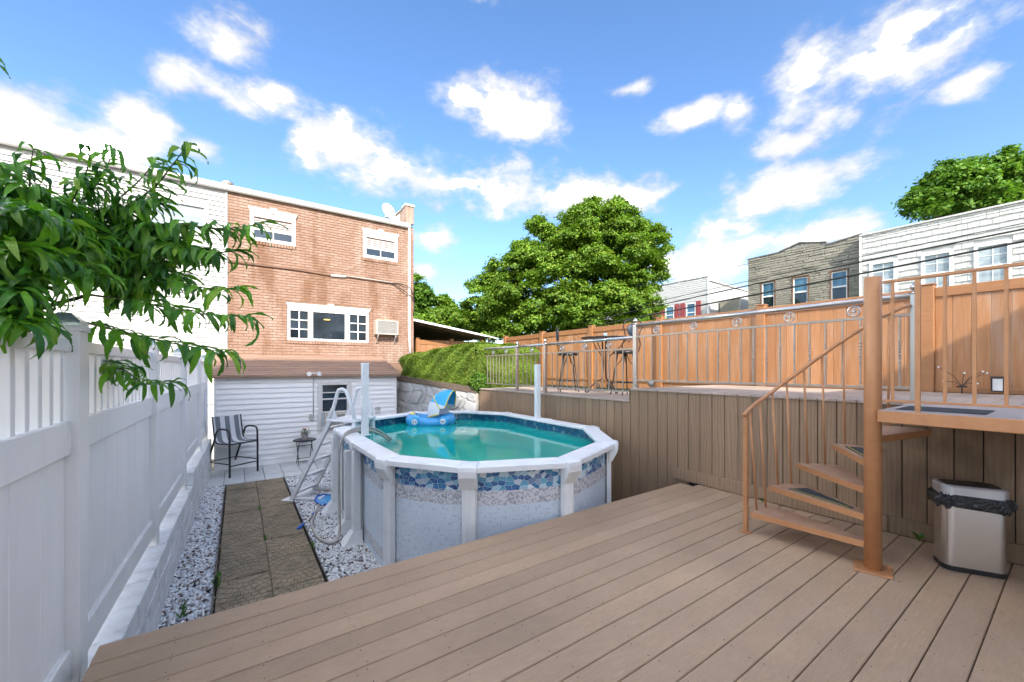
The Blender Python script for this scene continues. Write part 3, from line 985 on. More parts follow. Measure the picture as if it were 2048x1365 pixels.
# roof: overlapping brown panels
L0, H0, L1, H1 = -0.14, 1.30, 1.55, 1.80
rf = thing('roof', 'weathered brown panel roof', None)
rf.parent = shed
n = 11
for k in range(n):
    a, b = k / n, (k + 1) / n + 0.02
    ya, za, yb, zb = L0 + (L1 - L0) * a, H0 + (H1 - H0) * a, L0 + (L1 - L0) * b, H0 + (H1 - H0) * b
    MB().extrude([(0, ya, za), (0, yb, zb - 0.012), (0, yb, zb), (0, ya, za + 0.026)], (SX0 - 0.05, 0, 0), (SX1 + 0.07, 0, 0)).build('roof_panel', M['roof'], rf)
for k, (z0, z1, dy) in enumerate(((1.275, 1.30, -0.155), (1.302, 1.328, -0.148), (1.248, 1.274, -0.135))):
    MB().box(SX0 - 0.06, SX1 + 0.06, dy, dy + 0.02 + 0.01 * k, z0, z1, 0.004).build('fascia_board', M['roof'], rf)
MB().box(SX0, SX1, -0.11, 0.02, 1.285, 1.296).build('soffit', M['whitepaint'], rf)
MB().extrude([(0, -0.14, 1.24), (0, 1.5, 1.24), (0, 1.5, 1.77), (0, -0.14, 1.30)], (SX1 + 0.0, 0, 0), (SX1 + 0.025, 0, 0)).build('gable_board', M['roof'], rf)
# window
w = part('window', shed)
fr = MB().box(1.56, 1.64, -0.03, 0.02, -0.03, 1.13, 0.004).box(2.25, 2.33, -0.03, 0.02, -0.03, 1.13, 0.004).box(1.641, 2.249, -0.03, 0.02, 1.055, 1.13, 0.004).box(1.641, 2.249, -0.04, 0.02, -0.03, 0.045, 0.004)
fr.build('window_frame', M['whitepaint'], w)
boxp('pane', M['glass'], w, 1.64, 2.25, 0.0, 0.01, 0.72, 1.055, 0)
boxp('pane', M['glass'], w, 1.64, 2.25, -0.01, 0.0, 0.38, 0.72, 0)
MB().box(1.641, 2.249, -0.02, 0.01, 0.70, 0.735, 0.003).box(1.641, 2.249, -0.022, 0.01, 0.86, 0.885, 0.003).box(1.641, 1.67, -0.018, 0.01, 0.40, 1.05, 0.003).box(2.22, 2.249, -0.018, 0.01, 0.40, 1.05, 0.003).box(1.641, 2.249, -0.022, 0.01, 0.385, 0.42, 0.003).build('sash', M['whitepaint'], w)
boxp('filler_panel', M['screen'], w, 1.641, 2.249, -0.004, 0.004, 0.045, 0.384, 0)


M['coil'] = mat('ac_coil', (0.16, 0.15, 0.135), 0.6)
M['cream'] = mat('cream_enamel', (0.5, 0.46, 0.38), 0.5, amt=0.08)


def air_conditioner(name, label, x0, x1, z0, z1, yf, depth):
    a = thing(name, label, 'air conditioner', (0, yf, 0))
    boxp('housing', M['cream'], a, x0, x1, 0.012, depth, z0, z1, 0.008)
    f = MB().box(x0, x0 + 0.035, 0, 0.012, z0, z1, 0.003).box(x1 - 0.035, x1, 0, 0.012, z0, z1, 0.003).box(x0 + 0.036, x1 - 0.036, 0, 0.012, z1 - 0.035, z1, 0.003).box(x0 + 0.036, x1 - 0.036, 0, 0.012, z0, z0 + 0.035, 0.003)
    f.build('front_frame', M['cream'], a)
    boxp('coil', M['coil'], a, x0 + 0.035, x1 - 0.035, 0.008, 0.0118, z0 + 0.035, z1 - 0.035, 0)
    nn = 14
    for q in range(nn):
        zz = z0 + 0.045 + q * (z1 - z0 - 0.09) / nn
        MB().box(x0 + 0.036, x1 - 0.036, 0.003, 0.008, zz, zz + 0.005).build('louvre', M['gutter'], a)
    return a


air_conditioner('air_conditioner', 'white window air conditioner in the shed window', 1.70, 2.16, 0.06, 0.38, 10.22, 0.23)
# conduit, floodlight, switch box, vent on the shed front
fl = thing('flood_light', 'white twin floodlight under the shed eave with conduit and box', 'light', (1.47, 10.40, 0))
MB().tube([(0, 0.03, 1.30), (0.0, 0.03, 0.38)], 0.011, 8).build('conduit', M['greyplastic'], fl, True)
boxp('switch_box', M['greyplastic'], fl, -0.09, 0.01, -0.02, 0.04, 0.24, 0.38, 0.008)
boxp('junction_box', M['whitepaint'], fl, -0.06, 0.06, -0.03, 0.04, 1.275, 1.36, 0.008)
for s in (-1, 1):
    MB().lathe([(0.015, 0), (0.05, 0.05), (0.055, 0.09), (0.05, 0.092)], 14).build('lamp_head', M['whitepaint'], fl, True, (s * 0.075, -0.03, 1.30), (R(70), 0, R(s * 25)))
vt = MB()
for q in range(7):
    vt.box(2.92, 3.04, -0.014, -0.004, 0.29 + q * 0.026, 0.305 + q * 0.026)
vt.box(2.91, 3.05, -0.006, 0.004, 0.28, 0.48)
vt.build('dryer_vent', M['gutter'], shed)

# ---- brick house
bh = thing('brick_house', 'two storey tan brick row house with white windows behind the shed', 'house', (0, 12.0, 0))
BX0, BX1, BZ1 = -0.205, 4.53, 5.80
boxp('wall', mat('brick_mortar', (0.215, 0.135, 0.092), 0.9, amt=0.2, scale=8), bh, BX0 + 0.002, BX1 - 0.002, 0.012, 10, -0.74, BZ1 + 0.05, 0)
boxp('flat_roof', M['tar'], bh, BX0, BX1, 0.05, 10, BZ1 + 0.051, BZ1 + 0.1, 0)
openings = [(0.245, 1.26, 4.70, 5.55), (3.0, 4.01, 4.70, 5.55), (1.075, 3.145, 2.20, 3.21)]
bms = [MB().box(0, wd, 0, 0.05, 0, 0.0605, 0.004).mesh('brick', M['brick']) for wd in (0.2, 0.2, 0.095)]
course, bl_, cells = 0, 0.211, []
z = 1.62
while z < BZ1 - 0.02:
    x = BX0 - (0.1055 if course % 2 else 0)
    while x < BX1:
        a, b = max(x, BX0), min(x + 0.2, BX1)
        if b - a > 0.03:
            segs = [(a, b)]
            for (ox0, ox1, oz0, oz1) in openings:
                if z + 0.06 > oz0 and z < oz1:
                    new = []
                    for (p, q) in segs:
                        if q <= ox0 or p >= ox1:
                            new.append((p, q))
                        else:
                            if p < ox0 - 0.02:
                                new.append((p, ox0))
                            if q > ox1 + 0.02:
                                new.append((ox1, q))
                    segs = new
            cells += [(p, q, z) for (p, q) in segs]
        x += bl_
    z += 0.0715
    course += 1
cells.sort(key=lambda c: (c[0] ** 2 + 0.35 * (c[2] - 2.6) ** 2))
mass = MB()
for k, (p, q, z) in enumerate(cells):
    if k < 300:
        o = link('brick', bms[0], bh, (p, random.uniform(-0.003, 0.002), z))
        o.scale.x = (q - p) / 0.2
    else:
        d = random.uniform(-0.003, 0.002)
        mass.box(p, q, d, 0.05, z, z + 0.0605, 0.004)
o = mass.build('bricks', M['brickmass'], bh)
o['kind'] = 'stuff'


def lintel(parent, x0, x1, z0, z1):
    xc = (x0 + x1) / 2
    MB().extrude([(x0, 0, z1), (x0 + 0.035, 0, z0), (x1 - 0.035, 0, z0), (x1, 0, z1)], (0, -0.045, 0), (0, 0.02, 0)).build('lintel', M['whitepaint'], parent)
    MB().extrude([(xc - 0.085, 0, z1 + 0.05), (xc - 0.05, 0, z0 - 0.005), (xc + 0.05, 0, z0 - 0.005), (xc + 0.085, 0, z1 + 0.05)], (0, -0.065, 0), (0, -0.046, 0)).build('keystone', M['whitepaint'], parent)


def sill_bricks(parent, x0, x1, z):
    n = int((x1 - x0) / 0.066)
    me = MB().box(0, 0.057, -0.03, 0.03, 0, 0.09, 0.005).mesh('sill_brick', M['brick'])
    for k in range(n):
        link('sill_brick', me, parent, (x0 + k * (x1 - x0) / n, 0, z - 0.092))


def frame_ring(mb, x0, x1, z0, z1, t, y0, y1):
    mb.box(x0, x0 + t, y0, y1, z0, z1, 0.004).box(x1 - t, x1, y0, y1, z0, z1, 0.004)
    mb.box(x0 + t + 0.0005, x1 - t - 0.0005, y0, y1, z1 - t, z1, 0.004).box(x0 + t + 0.0005, x1 - t - 0.0005, y0, y1, z0, z0 + t, 0.004)
    return mb


for (x0, x1, z0, z1) in ((0.245, 1.26, 4.705, 5.43), (3.0, 4.01, 4.705, 5.43)):
    w = part('window', bh)
    frame_ring(MB(), x0, x1, z0, z1 - 0.03, 0.085, -0.03, 0.04).build('window_frame', M['vinyl'], w)
    boxp('head_box', M['gutter'], w, x0, x1, -0.035, 0.03, z1 - 0.03, z1 + 0.04)
    zm = z0 + 0.30
    boxp('pane', M['paleglass'], w, x0 + 0.085, x1 - 0.085, 0.015, 0.02, zm, z1 - 0.11, 0)
    boxp('pane', M['glass'], w, x0 + 0.085, x1 - 0.085, 0.005, 0.01, z0 + 0.085, zm, 0)
    MB().box(x0 + 0.086, x1 - 0.086, -0.01, 0.02, zm - 0.02, zm + 0.03, 0.003).box((x0 + x1) / 2 - 0.012, (x0 + x1) / 2 + 0.012, -0.008, 0.006, z0 + 0.086, zm - 0.021, 0.002).build('sash', M['vinyl'], w)
    for q in range(4):
        MB().box(x0 + 0.09, x1 - 0.09, 0.008, 0.013, zm + 0.06 + q * 0.06, zm + 0.085 + q * 0.06).build('blind_slat', M['canopywhite'], w)
    lintel(w, x0 - 0.045, x1 + 0.045, 5.45, 5.545)
    sill_bricks(w, x0, x1, z0)
w = part('window', bh)
x0, x1, z0, z1 = 1.075, 3.145, 2.21, 3.06
frame_ring(MB(), x0, x1, z0, z1, 0.06, -0.03, 0.04).build('window_frame', M['vinyl'], w)
boxp('mullion', M['vinyl'], w, 1.56, 1.68, -0.028, 0.03, z0 + 0.06, z1 - 0.06)
boxp('mullion', M['vinyl'], w, 2.5, 2.63, -0.028, 0.03, z0 + 0.06, z1 - 0.06)
boxp('pane', M['glass'], w, 1.68, 2.5, 0.008, 0.012, z0 + 0.06, z1 - 0.06, 0)
for (a, b) in ((1.135, 1.56), (2.63, 3.085)):
    for i in range(2):
        for j in range(3):
            ww, hh = (b - a) / 2, (z1 - z0 - 0.12) / 3
            boxp('pane', M['glass'], w, a + i * ww + 0.012, a + (i + 1) * ww - 0.012, 0.006, 0.01, z0 + 0.06 + j * hh + 0.012, z0 + 0.06 + (j + 1) * hh - 0.012, 0)
    gm = MB().box((a + b) / 2 - 0.0125, (a + b) / 2 + 0.0125, -0.012, 0.02, z0 + 0.061, z1 - 0.061, 0.002)
    for j in (1, 2):
        zz = z0 + 0.06 + j * hh
        gm.box(a + 0.001, (a + b) / 2 - 0.013, -0.011, 0.02, zz - 0.0125, zz + 0.0125, 0.002).box((a + b) / 2 + 0.013, b - 0.001, -0.011, 0.02, zz - 0.0125, zz + 0.0125, 0.002)
    gm.build('glazing_bars', M['vinyl'], w)
boxp('head_flashing', M['gutter'], w, x0, x1, -0.04, 0.03, 3.062, 3.10)
lintel(w, x0 - 0.04, x1 + 0.06, 3.105, 3.20)
sill_bricks(w, x0, x1, z0)
t = NT('ceiling_lamp')
t.b.inputs['Emission Color'].default_value = (1.0, 0.62, 0.15, 1)
t.b.inputs['Emission Strength'].default_value = 0.7
t.done((0.6, 0.4, 0.1), 0.4)
MB().lathe([(0.01, 0), (0.075, 0.004), (0.085, 0.012), (0.075, 0.02), (0.01, 0.024)], 20).build('ceiling_lamp', t.m, w, True, (2.03, 0.0, 2.80))
# gutter, downspout, conduit, parapet, roof vents, dish
gt = MB().extrude([(0, -0.12, 5.83), (0, -0.13, 5.93), (0, -0.11, 5.93), (0, -0.10, 5.85), (0, 0.0, 5.85), (0, 0.0, 5.82), (0, -0.09, 5.80)], (BX0, 0, 0), (4.40, 0, 0))
gt.build('gutter', M['gutter'], bh)
boxp('roof_edge', M['gutter'], bh, BX0, 4.42, -0.06, 0.3, 5.935, 5.96)
MB().tube([(4.37, -0.05, 5.83), (4.37, -0.045, 2.6), (4.40, -0.05, 1.9)], 0.04, 8).build('downspout', M['vinyl'], bh, True)
pp = MB().box(4.27, 4.53, -0.02, 0.25, 5.97, 6.50, 0.004)
pp.extrude([(4.28, 0.26, 5.9), (4.28, 3.5, 5.9), (4.28, 3.5, 6.5), (4.28, 0.26, 6.5)], (0, 0, 0), (0.22, 0, 0))
pp.build('parapet', M['brickmass'], bh)
MB().box(4.24, 4.56, -0.05, 0.28, 6.50, 6.57, 0.006).box(4.25, 4.52, 0.281, 3.5, 6.50, 6.53, 0.004).build('parapet_cap', M['whitepaint'], bh)
MB().extrude([(3.75, 0.5, 5.95), (4.27, 0.5, 5.95), (4.27, 0.5, 6.42)], (0, 0, 0), (0, 0.04, 0)).build('flashing', M['gutter'], bh)
cd = [(BX0, -0.02, 4.085), (1.2, -0.02, 4.09), (2.1, -0.022, 4.05), (2.55, -0.022, 4.07), (3.85, -0.02, 4.04)]
MB().tube(cd, 0.024, 8).build('conduit', M['brown_trim'], bh, True)
MB().tube([(2.13, -0.03, 4.05), (2.53, -0.03, 4.068)], 0.036, 8).build('conduit_box', M['gutter'], bh, True)
MB().tube([(2.56, -0.035, 4.095), (3.2, -0.035, 4.085), (3.86, -0.03, 4.06)], 0.012, 6).build('service_cable', M['gutter'], bh, True)
MB().tube([(3.85, -0.03, 4.05), (4.1, -0.05, 4.06), (4.35, -0.1, 3.98), (4.5, -0.06, 3.8), (4.535, -0.04, 3.4), (4.5, -0.05, 3.1)], 0.013, 6).build('service_cable', M['cable'], bh, True)
MB().tube([(3.85, -0.03, 4.03), (4.05, -0.06, 3.93), (4.3, -0.11, 3.77), (4.5, -0.08, 3.62)], 0.013, 6).build('service_cable', M['cable'], bh, True)
for (x, y, r_, h_) in ((-0.22, 0.6, 0.1, 0.36), (1.95, 1.4, 0.16, 0.22)):
    MB().lathe([(r_, 5.9), (r_, 5.9 + h_ - 0.1), (r_ * 1.25, 5.9 + h_ - 0.1), (r_ * 1.35, 5.9 + h_ - 0.02), (r_ * 1.2, 5.9 + h_), (r_ * 0.5, 5.9 + h_ + 0.02)], 14).build('roof_vent', M['tar'] if r_ > 0.12 else M['steeldull'], bh, True, (x, y, 0.0))
sd = thing('satellite_dish', 'small round grey satellite dish on the brick house roof', 'satellite dish', (3.95, 12.9, 5.9))
ds = MB()
prof_ = [(0.0, 0.0), (0.1, 0.008), (0.2, 0.03), (0.27, 0.06)]
ds.lathe([(0.001, 0)] + prof_[1:] + [(0.275, 0.065), (0.2, 0.04), (0.1, 0.018), (0.001, 0.01)], 24)
ds.build('reflector', M['gutter'], sd, True, (0.05, -0.05, 0.62), (R(75), 0, R(20)))
MB().tube([(0.05, 0.02, 0), (0.05, 0.02, 0.6)], 0.02, 8).tube([(0.05, -0.03, 0.42), (-0.1, -0.32, 0.35)], 0.012, 6).tube([(-0.2, 0, 0), (0.05, 0, 0.3), (0.25, 0.1, 0)], 0.012, 6).build('mast', M['steeldull'], sd, True)
MB().box(-0.14, -0.06, -0.38, -0.3, 0.32, 0.4, 0.01).build('receiver', M['greyplastic'], sd)
a = air_conditioner('air_conditioner', 'cream air conditioner through the brick wall beside the picture window', 3.31, 3.95, 2.46, 2.88, 11.72, 0.30)
for x in (3.36, 3.88):
    MB().tube([(x, 0.02, 2.455), (x - 0.0, 0.02, 2.40), (x, 0.30, 2.18)], 0.012, 6).build('bracket', M['gutter'], a)

# ---- white sided neighbour house to the left of the brick one
nh = thing('sided_house', 'white siding row house behind the peach tree', 'house', (0, 12.0, 0))
boxp('wall', M['siding2'], nh, -10, -0.23, 0.03, 10, -0.74, 5.83, 0)
z = 0.6
while z < 5.72:
    h = min(0.1145, 5.80 - z)
    segs = [(-10, -0.26)]
    if z + h > 4.62 and z < 5.45:
        segs = [(-10, -1.70), (-0.58, -0.26)]
    for (p, q) in segs:
        MB().extrude([(0, 0.028, z), (0, -0.010, z), (0, 0.018, z + h - 0.005), (0, 0.028, z + h - 0.005)], (p, 0, 0), (q, 0, 0)).build('siding_board', M['siding2'], nh)
    z += 0.1145
boxp('corner_trim', M['siding2'], nh, -0.26, -0.215, -0.012, 0.03, 0.4, 5.82, 0.003)
w = part('window', nh)
frame_ring(MB(), -1.70, -0.58, 4.62, 5.44, 0.09, -0.03, 0.03).build('window_frame', M['vinyl'], w)
boxp('pane', M['paleglass'], w, -1.61, -0.67, 0.0, 0.01, 4.71, 5.35, 0)
boxp('awning_box', M['gutter'], w, -1.66, -0.62, -0.05, 0.0, 5.28, 5.36)
MB().extrude([(0, -0.12, 5.83), (0, -0.13, 5.93), (0, -0.11, 5.93), (0, -0.10, 5.85), (0, 0.0, 5.85), (0, 0.0, 5.82), (0, -0.09, 5.80)], (-10, 0, 0), (-0.212, 0, 0)).build('gutter', M['gutter'], nh)
boxp('roof_edge', M['gutter'], nh, -10, -0.212, -0.06, 10, 5.935, 5.97)

# ---- carport roof beside the brick house and the fence under it
cp = thing('carport', 'white edged sloping carport roof to the right of the brick house', 'carport', (0, 12.15, 0))
MB().extrude([(4.56, 0, 2.97), (7.45, 0, 2.56), (7.45, 0, 2.60), (4.56, 0, 3.01)], (0, 0.05, 0), (0, 5.0, 0)).build('roof', M['tar'], cp)
MB().extrude([(4.55, 0, 2.98), (7.3, 0, 2.59), (7.3, 0, 2.65), (4.55, 0, 3.05)], (0, 0, 0), (0, 0.045, 0)).build('fascia', M['vinyl'], cp)
MB().extrude([(7.3, 0, 2.60), (7.75, 0, 2.52), (7.75, 0, 2.57), (7.3, 0, 2.65)], (0, 0, 0), (0, 0.045, 0)).build('fascia_end', M['gutter'], cp)
rb = MB()
for q in range(14):
    rb.extrude([(4.58, 0, 2.93), (7.4, 0, 2.53), (7.4, 0, 2.558), (4.58, 0, 2.968)], (0, 0.3 + q * 0.33, 0), (0, 0.36 + q * 0.33, 0))
rb.build('corrugation', M['timber'], cp)
MB().box(4.6, 7.6, 4.9, 5.0, 0.95, 2.9).box(7.5, 7.58, 0.2, 0.28, 0.95, 2.55).build('rear_wall', M['tar'], cp)
of2 = thing('orange_fence', 'short orange vinyl fence under the carport beyond the hedge', 'fence', (0, 12.9, 0))
for x in (5.0, 6.27, 7.5):
    boxp('post', M['orangetrim'], of2, x - 0.06, x + 0.06, -0.06, 0.06, 0.95, 2.52)
for (p, q) in ((5.06, 6.21), (6.33, 7.44)):
    boxp('top_rail', M['orangetrim'], of2, p, q, -0.03, 0.03, 2.28, 2.44)
    for k in range(4):
        boxp('fence_board', M['orange'], of2, p + k * (q - p) / 4 + 0.001, p + (k + 1) * (q - p) / 4 - 0.001, -0.012, 0.012, 0.95, 2.29, 0.003)

# ================================================================== POOL
RZ = 0.54                                      # top of the pool rail
PV = [(1.18, 4.05), (1.74, 3.25), (2.72, 2.86), (3.88, 3.32), (4.64, 4.38), (4.66, 5.55), (4.66, 6.85), (4.15, 7.72), (3.05, 8.12), (1.9, 7.62), (1.20, 6.50), (1.17, 5.25)]
NP = len(PV)
PC = Vector((2.92, 5.5, 0))
pv = [Vector((x, y, 0)) for x, y in PV]


def vnorm(k):
    a = (pv[k] - pv[k - 1]).normalized()
    b = (pv[(k + 1) % NP] - pv[k]).normalized()
    n_ = Vector((a.y, -a.x, 0)) + Vector((b.y, -b.x, 0))
    return n_.normalized(), 1.0 / max(0.5, (n_.length / 2))


def inset(d):
    return [pv[k] - vnorm(k)[0] * d * vnorm(k)[1] for k in range(NP)]


def smooth_loop(P, sub=8):
    out = []
    m = len(P)
    for k in range(m):
        p0, p1, p2, p3 = P[k - 1], P[k], P[(k + 1) % m], P[(k + 2) % m]
        for j in range(sub):
            t_ = j / sub
            cr = 0.5 * ((2 * p1) + (p2 - p0) * t_ + (2 * p0 - 5 * p1 + 4 * p2 - p3) * t_ ** 2 + (3 * p1 - p0 - 3 * p2 + p3) * t_ ** 3)
            out.append(cr * 0.6 + (p1 + (p2 - p1) * t_) * 0.4)
    return out


pool = thing('swimming_pool', 'oval above ground pool with blue pebble print wall and white rails', 'pool', (0, 0, 0))


def wall_ring(loop, z0, z1, name, m_, flip=False):
    mb = MB()
    mb.uv = []
    acc = 0.0
    n_ = len(loop)
    for k in range(n_ + 1):
        p = loop[k % n_]
        if k:
            acc += (loop[k % n_] - loop[k - 1]).length
        mb.v += [(p.x, p.y, z0), (p.x, p.y, z1)]
        mb.uv += [(acc, 0.0), (acc, z1 - z0)]
    for k in range(n_):
        f = (2 * k, 2 * k + 2, 2 * k + 3, 2 * k + 1)
        mb.f.append(f[::-1] if flip else f)
    return mb.build(name, m_, pool, True)


outer = smooth_loop(inset(0.125))
inner = smooth_loop(inset(0.15))
wall_ring(outer, G, RZ - 0.04, 'pool_wall', M['poolwall'])
wall_ring(inner, G + 0.02, RZ - 0.04, 'liner', M['liner'], True)
wt = MB()
wt.v = [(p.x, p.y, 0.36) for p in smooth_loop(inset(0.152))]
wt.f = [tuple(range(len(wt.v)))]
wt.build('water', M['water'], pool)
fl_ = MB()
fl_.v = [(p.x, p.y, G + 0.03) for p in inner]
fl_.f = [tuple(range(len(inner)))]
fl_.build('pool_floor', M['liner'], pool)
i_in = inset(0.235)
lip = inset(-0.0)
for k in range(NP):
    a, b = k, (k + 1) % NP
    u = (pv[b] - pv[a]).normalized()
    oa, ob, ia, ib = pv[a] + u * 0.02, pv[b] - u * 0.02, i_in[a] + u * 0.02, i_in[b] - u * 0.02
    mb = MB()
    def rail_section(o_, i_):
        d = (i_ - o_)
        return [o_ + Vector((0, 0, RZ - 0.062)), o_ + Vector((0, 0, RZ - 0.012)), o_ + d * 0.06 + Vector((0, 0, RZ)), i_ - d * 0.05 + Vector((0, 0, RZ)), i_ + Vector((0, 0, RZ - 0.012)), i_ + Vector((0, 0, RZ - 0.04)), i_ - d * 0.1 + Vector((0, 0, RZ - 0.045)), o_ + d * 0.12 + Vector((0, 0, RZ - 0.045)), o_ + d * 0.1 + Vector((0, 0, RZ - 0.062))]
    sa, sb = rail_section(oa, ia), rail_section(ob, ib)
    m_ = len(sa)
    mb.add(sa + sb, [tuple(range(m_ - 1, -1, -1)), tuple(range(m_, 2 * m_))] + [(q, (q + 1) % m_, m_ + (q + 1) % m_, m_ + q) for q in range(m_)])
    mb.build('top_rail', M['poolwhite'], pool)
# caps and uprights at each joint
for k in range(NP):
    nrm, _ = vnorm(k)
    tan = Vector((-nrm.y, nrm.x, 0))
    if k in (0, 1, 2, 3, 4, 5, 6, 7, 8, 9, 10, 11):
        c0 = pv[k]
        up_ = MB()
        pr = [(-0.075, 0.0), (-0.06, 0.045), (-0.02, 0.05), (-0.018, 0.043), (0.018, 0.043), (0.02, 0.05), (0.06, 0.045), (0.075, 0.0)]
        P0 = c0 - nrm * 0.122
        up_.prism([(P0.x + tan.x * s - -nrm.x * d, P0.y + tan.y * s - -nrm.y * d) for s, d in pr][::-1], G, RZ - 0.07)
        up_.build('upright', M['poolwhite'], pool)
        cp_ = MB()
        prof = [(0.008, RZ - 0.10), (0.014, RZ - 0.04), (0.010, RZ - 0.006), (-0.01, RZ + 0.008), (-0.10, RZ + 0.012), (-0.21, RZ + 0.008), (-0.245, RZ - 0.01), (-0.245, RZ - 0.04), (-0.1, RZ - 0.05), (-0.1, RZ - 0.24), (-0.06, RZ - 0.22), (-0.02, RZ - 0.15)]
        ring = []
        for s in (-0.085, -0.07, 0.07, 0.085):
            ring.append([c0 + nrm * (d * (1.0 if abs(s) < 0.08 else 0.93)) + tan * s + Vector((0, 0, z_ if abs(s) < 0.08 else z_ - 0.006)) for d, z_ in prof])
        m_ = len(prof)
        Vv = [p for r_ in ring for p in r_]
        Ff = [tuple(range(m_))[::-1], tuple(range(3 * m_, 4 * m_))]
        for s in range(3):
            Ff += [(s * m_ + q, s * m_ + (q + 1) % m_, (s + 1) * m_ + (q + 1) % m_, (s + 1) * m_ + q) for q in range(m_)]
        cp_.add(Vv, Ff).build('rail_cap', M['poolwhite'], pool)
# buttress posts on the straight left side, with flared feet
for (y, h_) in ((6.5, RZ - 0.11), (5.62, 0.36), (5.18, RZ - 0.11)):
    x0 = 1.24
    MB().box(x0 - 0.075, x0 + 0.02, y - 0.06, y + 0.06, G, h_, 0.01).build('buttress', M['poolwhite'], pool)
    MB().prism([(x0 - 0.20, y - 0.11), (x0 + 0.03, y - 0.11), (x0 + 0.03, y + 0.11), (x0 - 0.20, y + 0.11)], G, G + 0.035).prism([(x0 - 0.19, y - 0.10), (x0 + 0.03, y - 0.10), (x0 + 0.03, y + 0.10), (x0 - 0.19, y + 0.10)], G + 0.035, G + 0.17, [(x0 - 0.085, y - 0.068), (x0 + 0.03, y - 0.068), (x0 + 0.03, y + 0.068), (x0 - 0.085, y + 0.068)]).build('foot', M['poolwhite'], pool)
# skimmer opening in the far wall
sk = part('skimmer', pool)
n8 = (Vector((4.15, 7.72, 0)) - Vector((3.05, 8.12, 0))).normalized()
cpt = inset(0.165)[7] * 0.72 + inset(0.165)[8] * 0.28
sk.location = (cpt.x, cpt.y, 0.435)
sk.rotation_euler = (0, 0, math.atan2(n8.y, n8.x))
frame_ring(MB(), -0.10, 0.10, -0.045, 0.045, 0.016, -0.014, 0.014).build('frame', M['poolwhite'], sk)
boxp('opening', M['blackplastic'], sk, -0.084, 0.084, -0.004, 0.004, -0.029, 0.029, 0)

# ---- two plain white posts standing on the rail
for (x, y, lab) in ((1.43, 5.62, 'white vinyl post on the left pool rail above the hose'), (4.56, 5.78, 'white vinyl post on the right pool rail by the deck')):
    p = thing('vinyl_post', lab, 'post', (x, y, RZ), 0, 'square posts on the pool rail')
    MB().box(-0.043, 0.043, -0.043, 0.043, 0.013, 0.965, 0.005).build('post', M['poolwhite'], p)
    MB().box(-0.046, 0.046, -0.046, 0.046, 0.955, 0.99, 0.006).build('cap', M['poolwhite'], p)
    MB().box(-0.065, 0.065, -0.065, 0.065, 0.0, 0.013, 0.004).build('base_plate', M['poolwhite'], p)

# ---- A-frame ladder over the left back rail (local y points out of the pool)
ld = thing('pool_ladder', 'white plastic A frame ladder over the pool edge', 'ladder', (1.52, 7.02, 0), math.atan2(0.70, -0.71) - R(90))
for s in (-1, 1):
    x = 0.27 * s
    MB().extrude([(x - 0.03, 0.90, G), (x + 0.03, 0.90, G), (x + 0.03, 0.83, G), (x - 0.03, 0.83, G)], (0, 0, 0), (0, -0.74, 1.38)).build('outer_rail', M['ladder'], ld)
    MB().extrude([(x - 0.03, -0.30, -0.3), (x + 0.03, -0.30, -0.3), (x + 0.03, -0.36, -0.3), (x - 0.03, -0.36, -0.3)], (0, 0, 0), (0, 0.06, 0.95)).build('inner_rail', M['ladder'], ld)
    pts = [(x, 0.15, 0.63), (x, 0.10, 0.80), (x, 0.03, 1.04), (x, 0.0, 1.11), (x, -0.06, 1.125), (x, -0.12, 1.10), (x, -0.16, 1.02), (x, -0.24, 0.78), (x, -0.27, 0.63)]
    MB().tube(pts, 0.028, 8).build('handrail', M['ladder'], ld, True)
    MB().extrude([(x - 0.012, 0.24, 0.60), (x - 0.012, -0.02, 0.60), (x - 0.012, 0.02, 0.64), (x - 0.012, 0.09, 0.80), (x - 0.012, 0.13, 0.82)], (0, 0, 0), (0.024, 0, 0)).build('gusset', M['ladder'], ld)
boxp('platform', M['ladder'], ld, -0.31, 0.31, -0.33, 0.20, 0.59, 0.635, 0.012)
for k in range(5):
    f = (k + 0.5) / 5.2
    y, z = 0.865 - 0.74 * f, G + 1.38 * f
    boxp('step', M['ladder'], ld, -0.239, 0.239, y - 0.06, y + 0.05, z, z + 0.03, 0.006)
for s in (-1, 1):
    for k in range(6):
        f = 0.12 + k * 0.145
        MB().lathe([(0.012, 0), (0.012, 0.006), (0.004, 0.007)], 8).build('rivet', M['greyplastic'], ld, False, (0.27 * s, 0.9025 - 0.74 * f, G + 1.38 * f + 0.006), (R(-28), 0, 0))
boxp('base_plate', M['ladder'], ld, -0.36, 0.36, 0.72, 1.0, G + 0.008, G + 0.035, 0.01)
MB().tube([(-0.27, 0.86, G + 0.05), (-0.27, 0.35, G + 0.06), (0.27, 0.35, G + 0.06), (0.27, 0.86, G + 0.05)], 0.035, 8).build('base_tube', M['ladder'], ld, True)

# ---- hose, pool net
hs = MB()
hp = [(1.95, 6.0, 0.30), (1.7, 5.86, 0.50), (1.48, 5.78, 0.585), (1.25, 5.72, 0.575), (1.14, 5.68, 0.50), (1.10, 5.62, 0.36), (1.085, 5.56, 0.05), (1.075, 5.48, -0.35), (1.06, 5.38, -0.58), (1.0, 5.27, -0.675), (0.90, 5.28, -0.68), (0.83, 5.55, -0.68), (0.83, 6.0, -0.68), (0.93, 6.45, -0.68), (1.06, 6.9, -0.68)]
hv = [Vector(p) for p in hp]
sm = []
for k in range(len(hv) - 1):
    p0, p1, p2, p3 = hv[max(k - 1, 0)], hv[k], hv[k + 1], hv[min(k + 2, len(hv) - 1)]
    for j in range(6):
        t_ = j / 6
        sm.append(0.5 * ((2 * p1) + (p2 - p0) * t_ + (2 * p0 - 5 * p1 + 4 * p2 - p3) * t_ ** 2 + (3 * p1 - p0 - 3 * p2 + p3) * t_ ** 3))
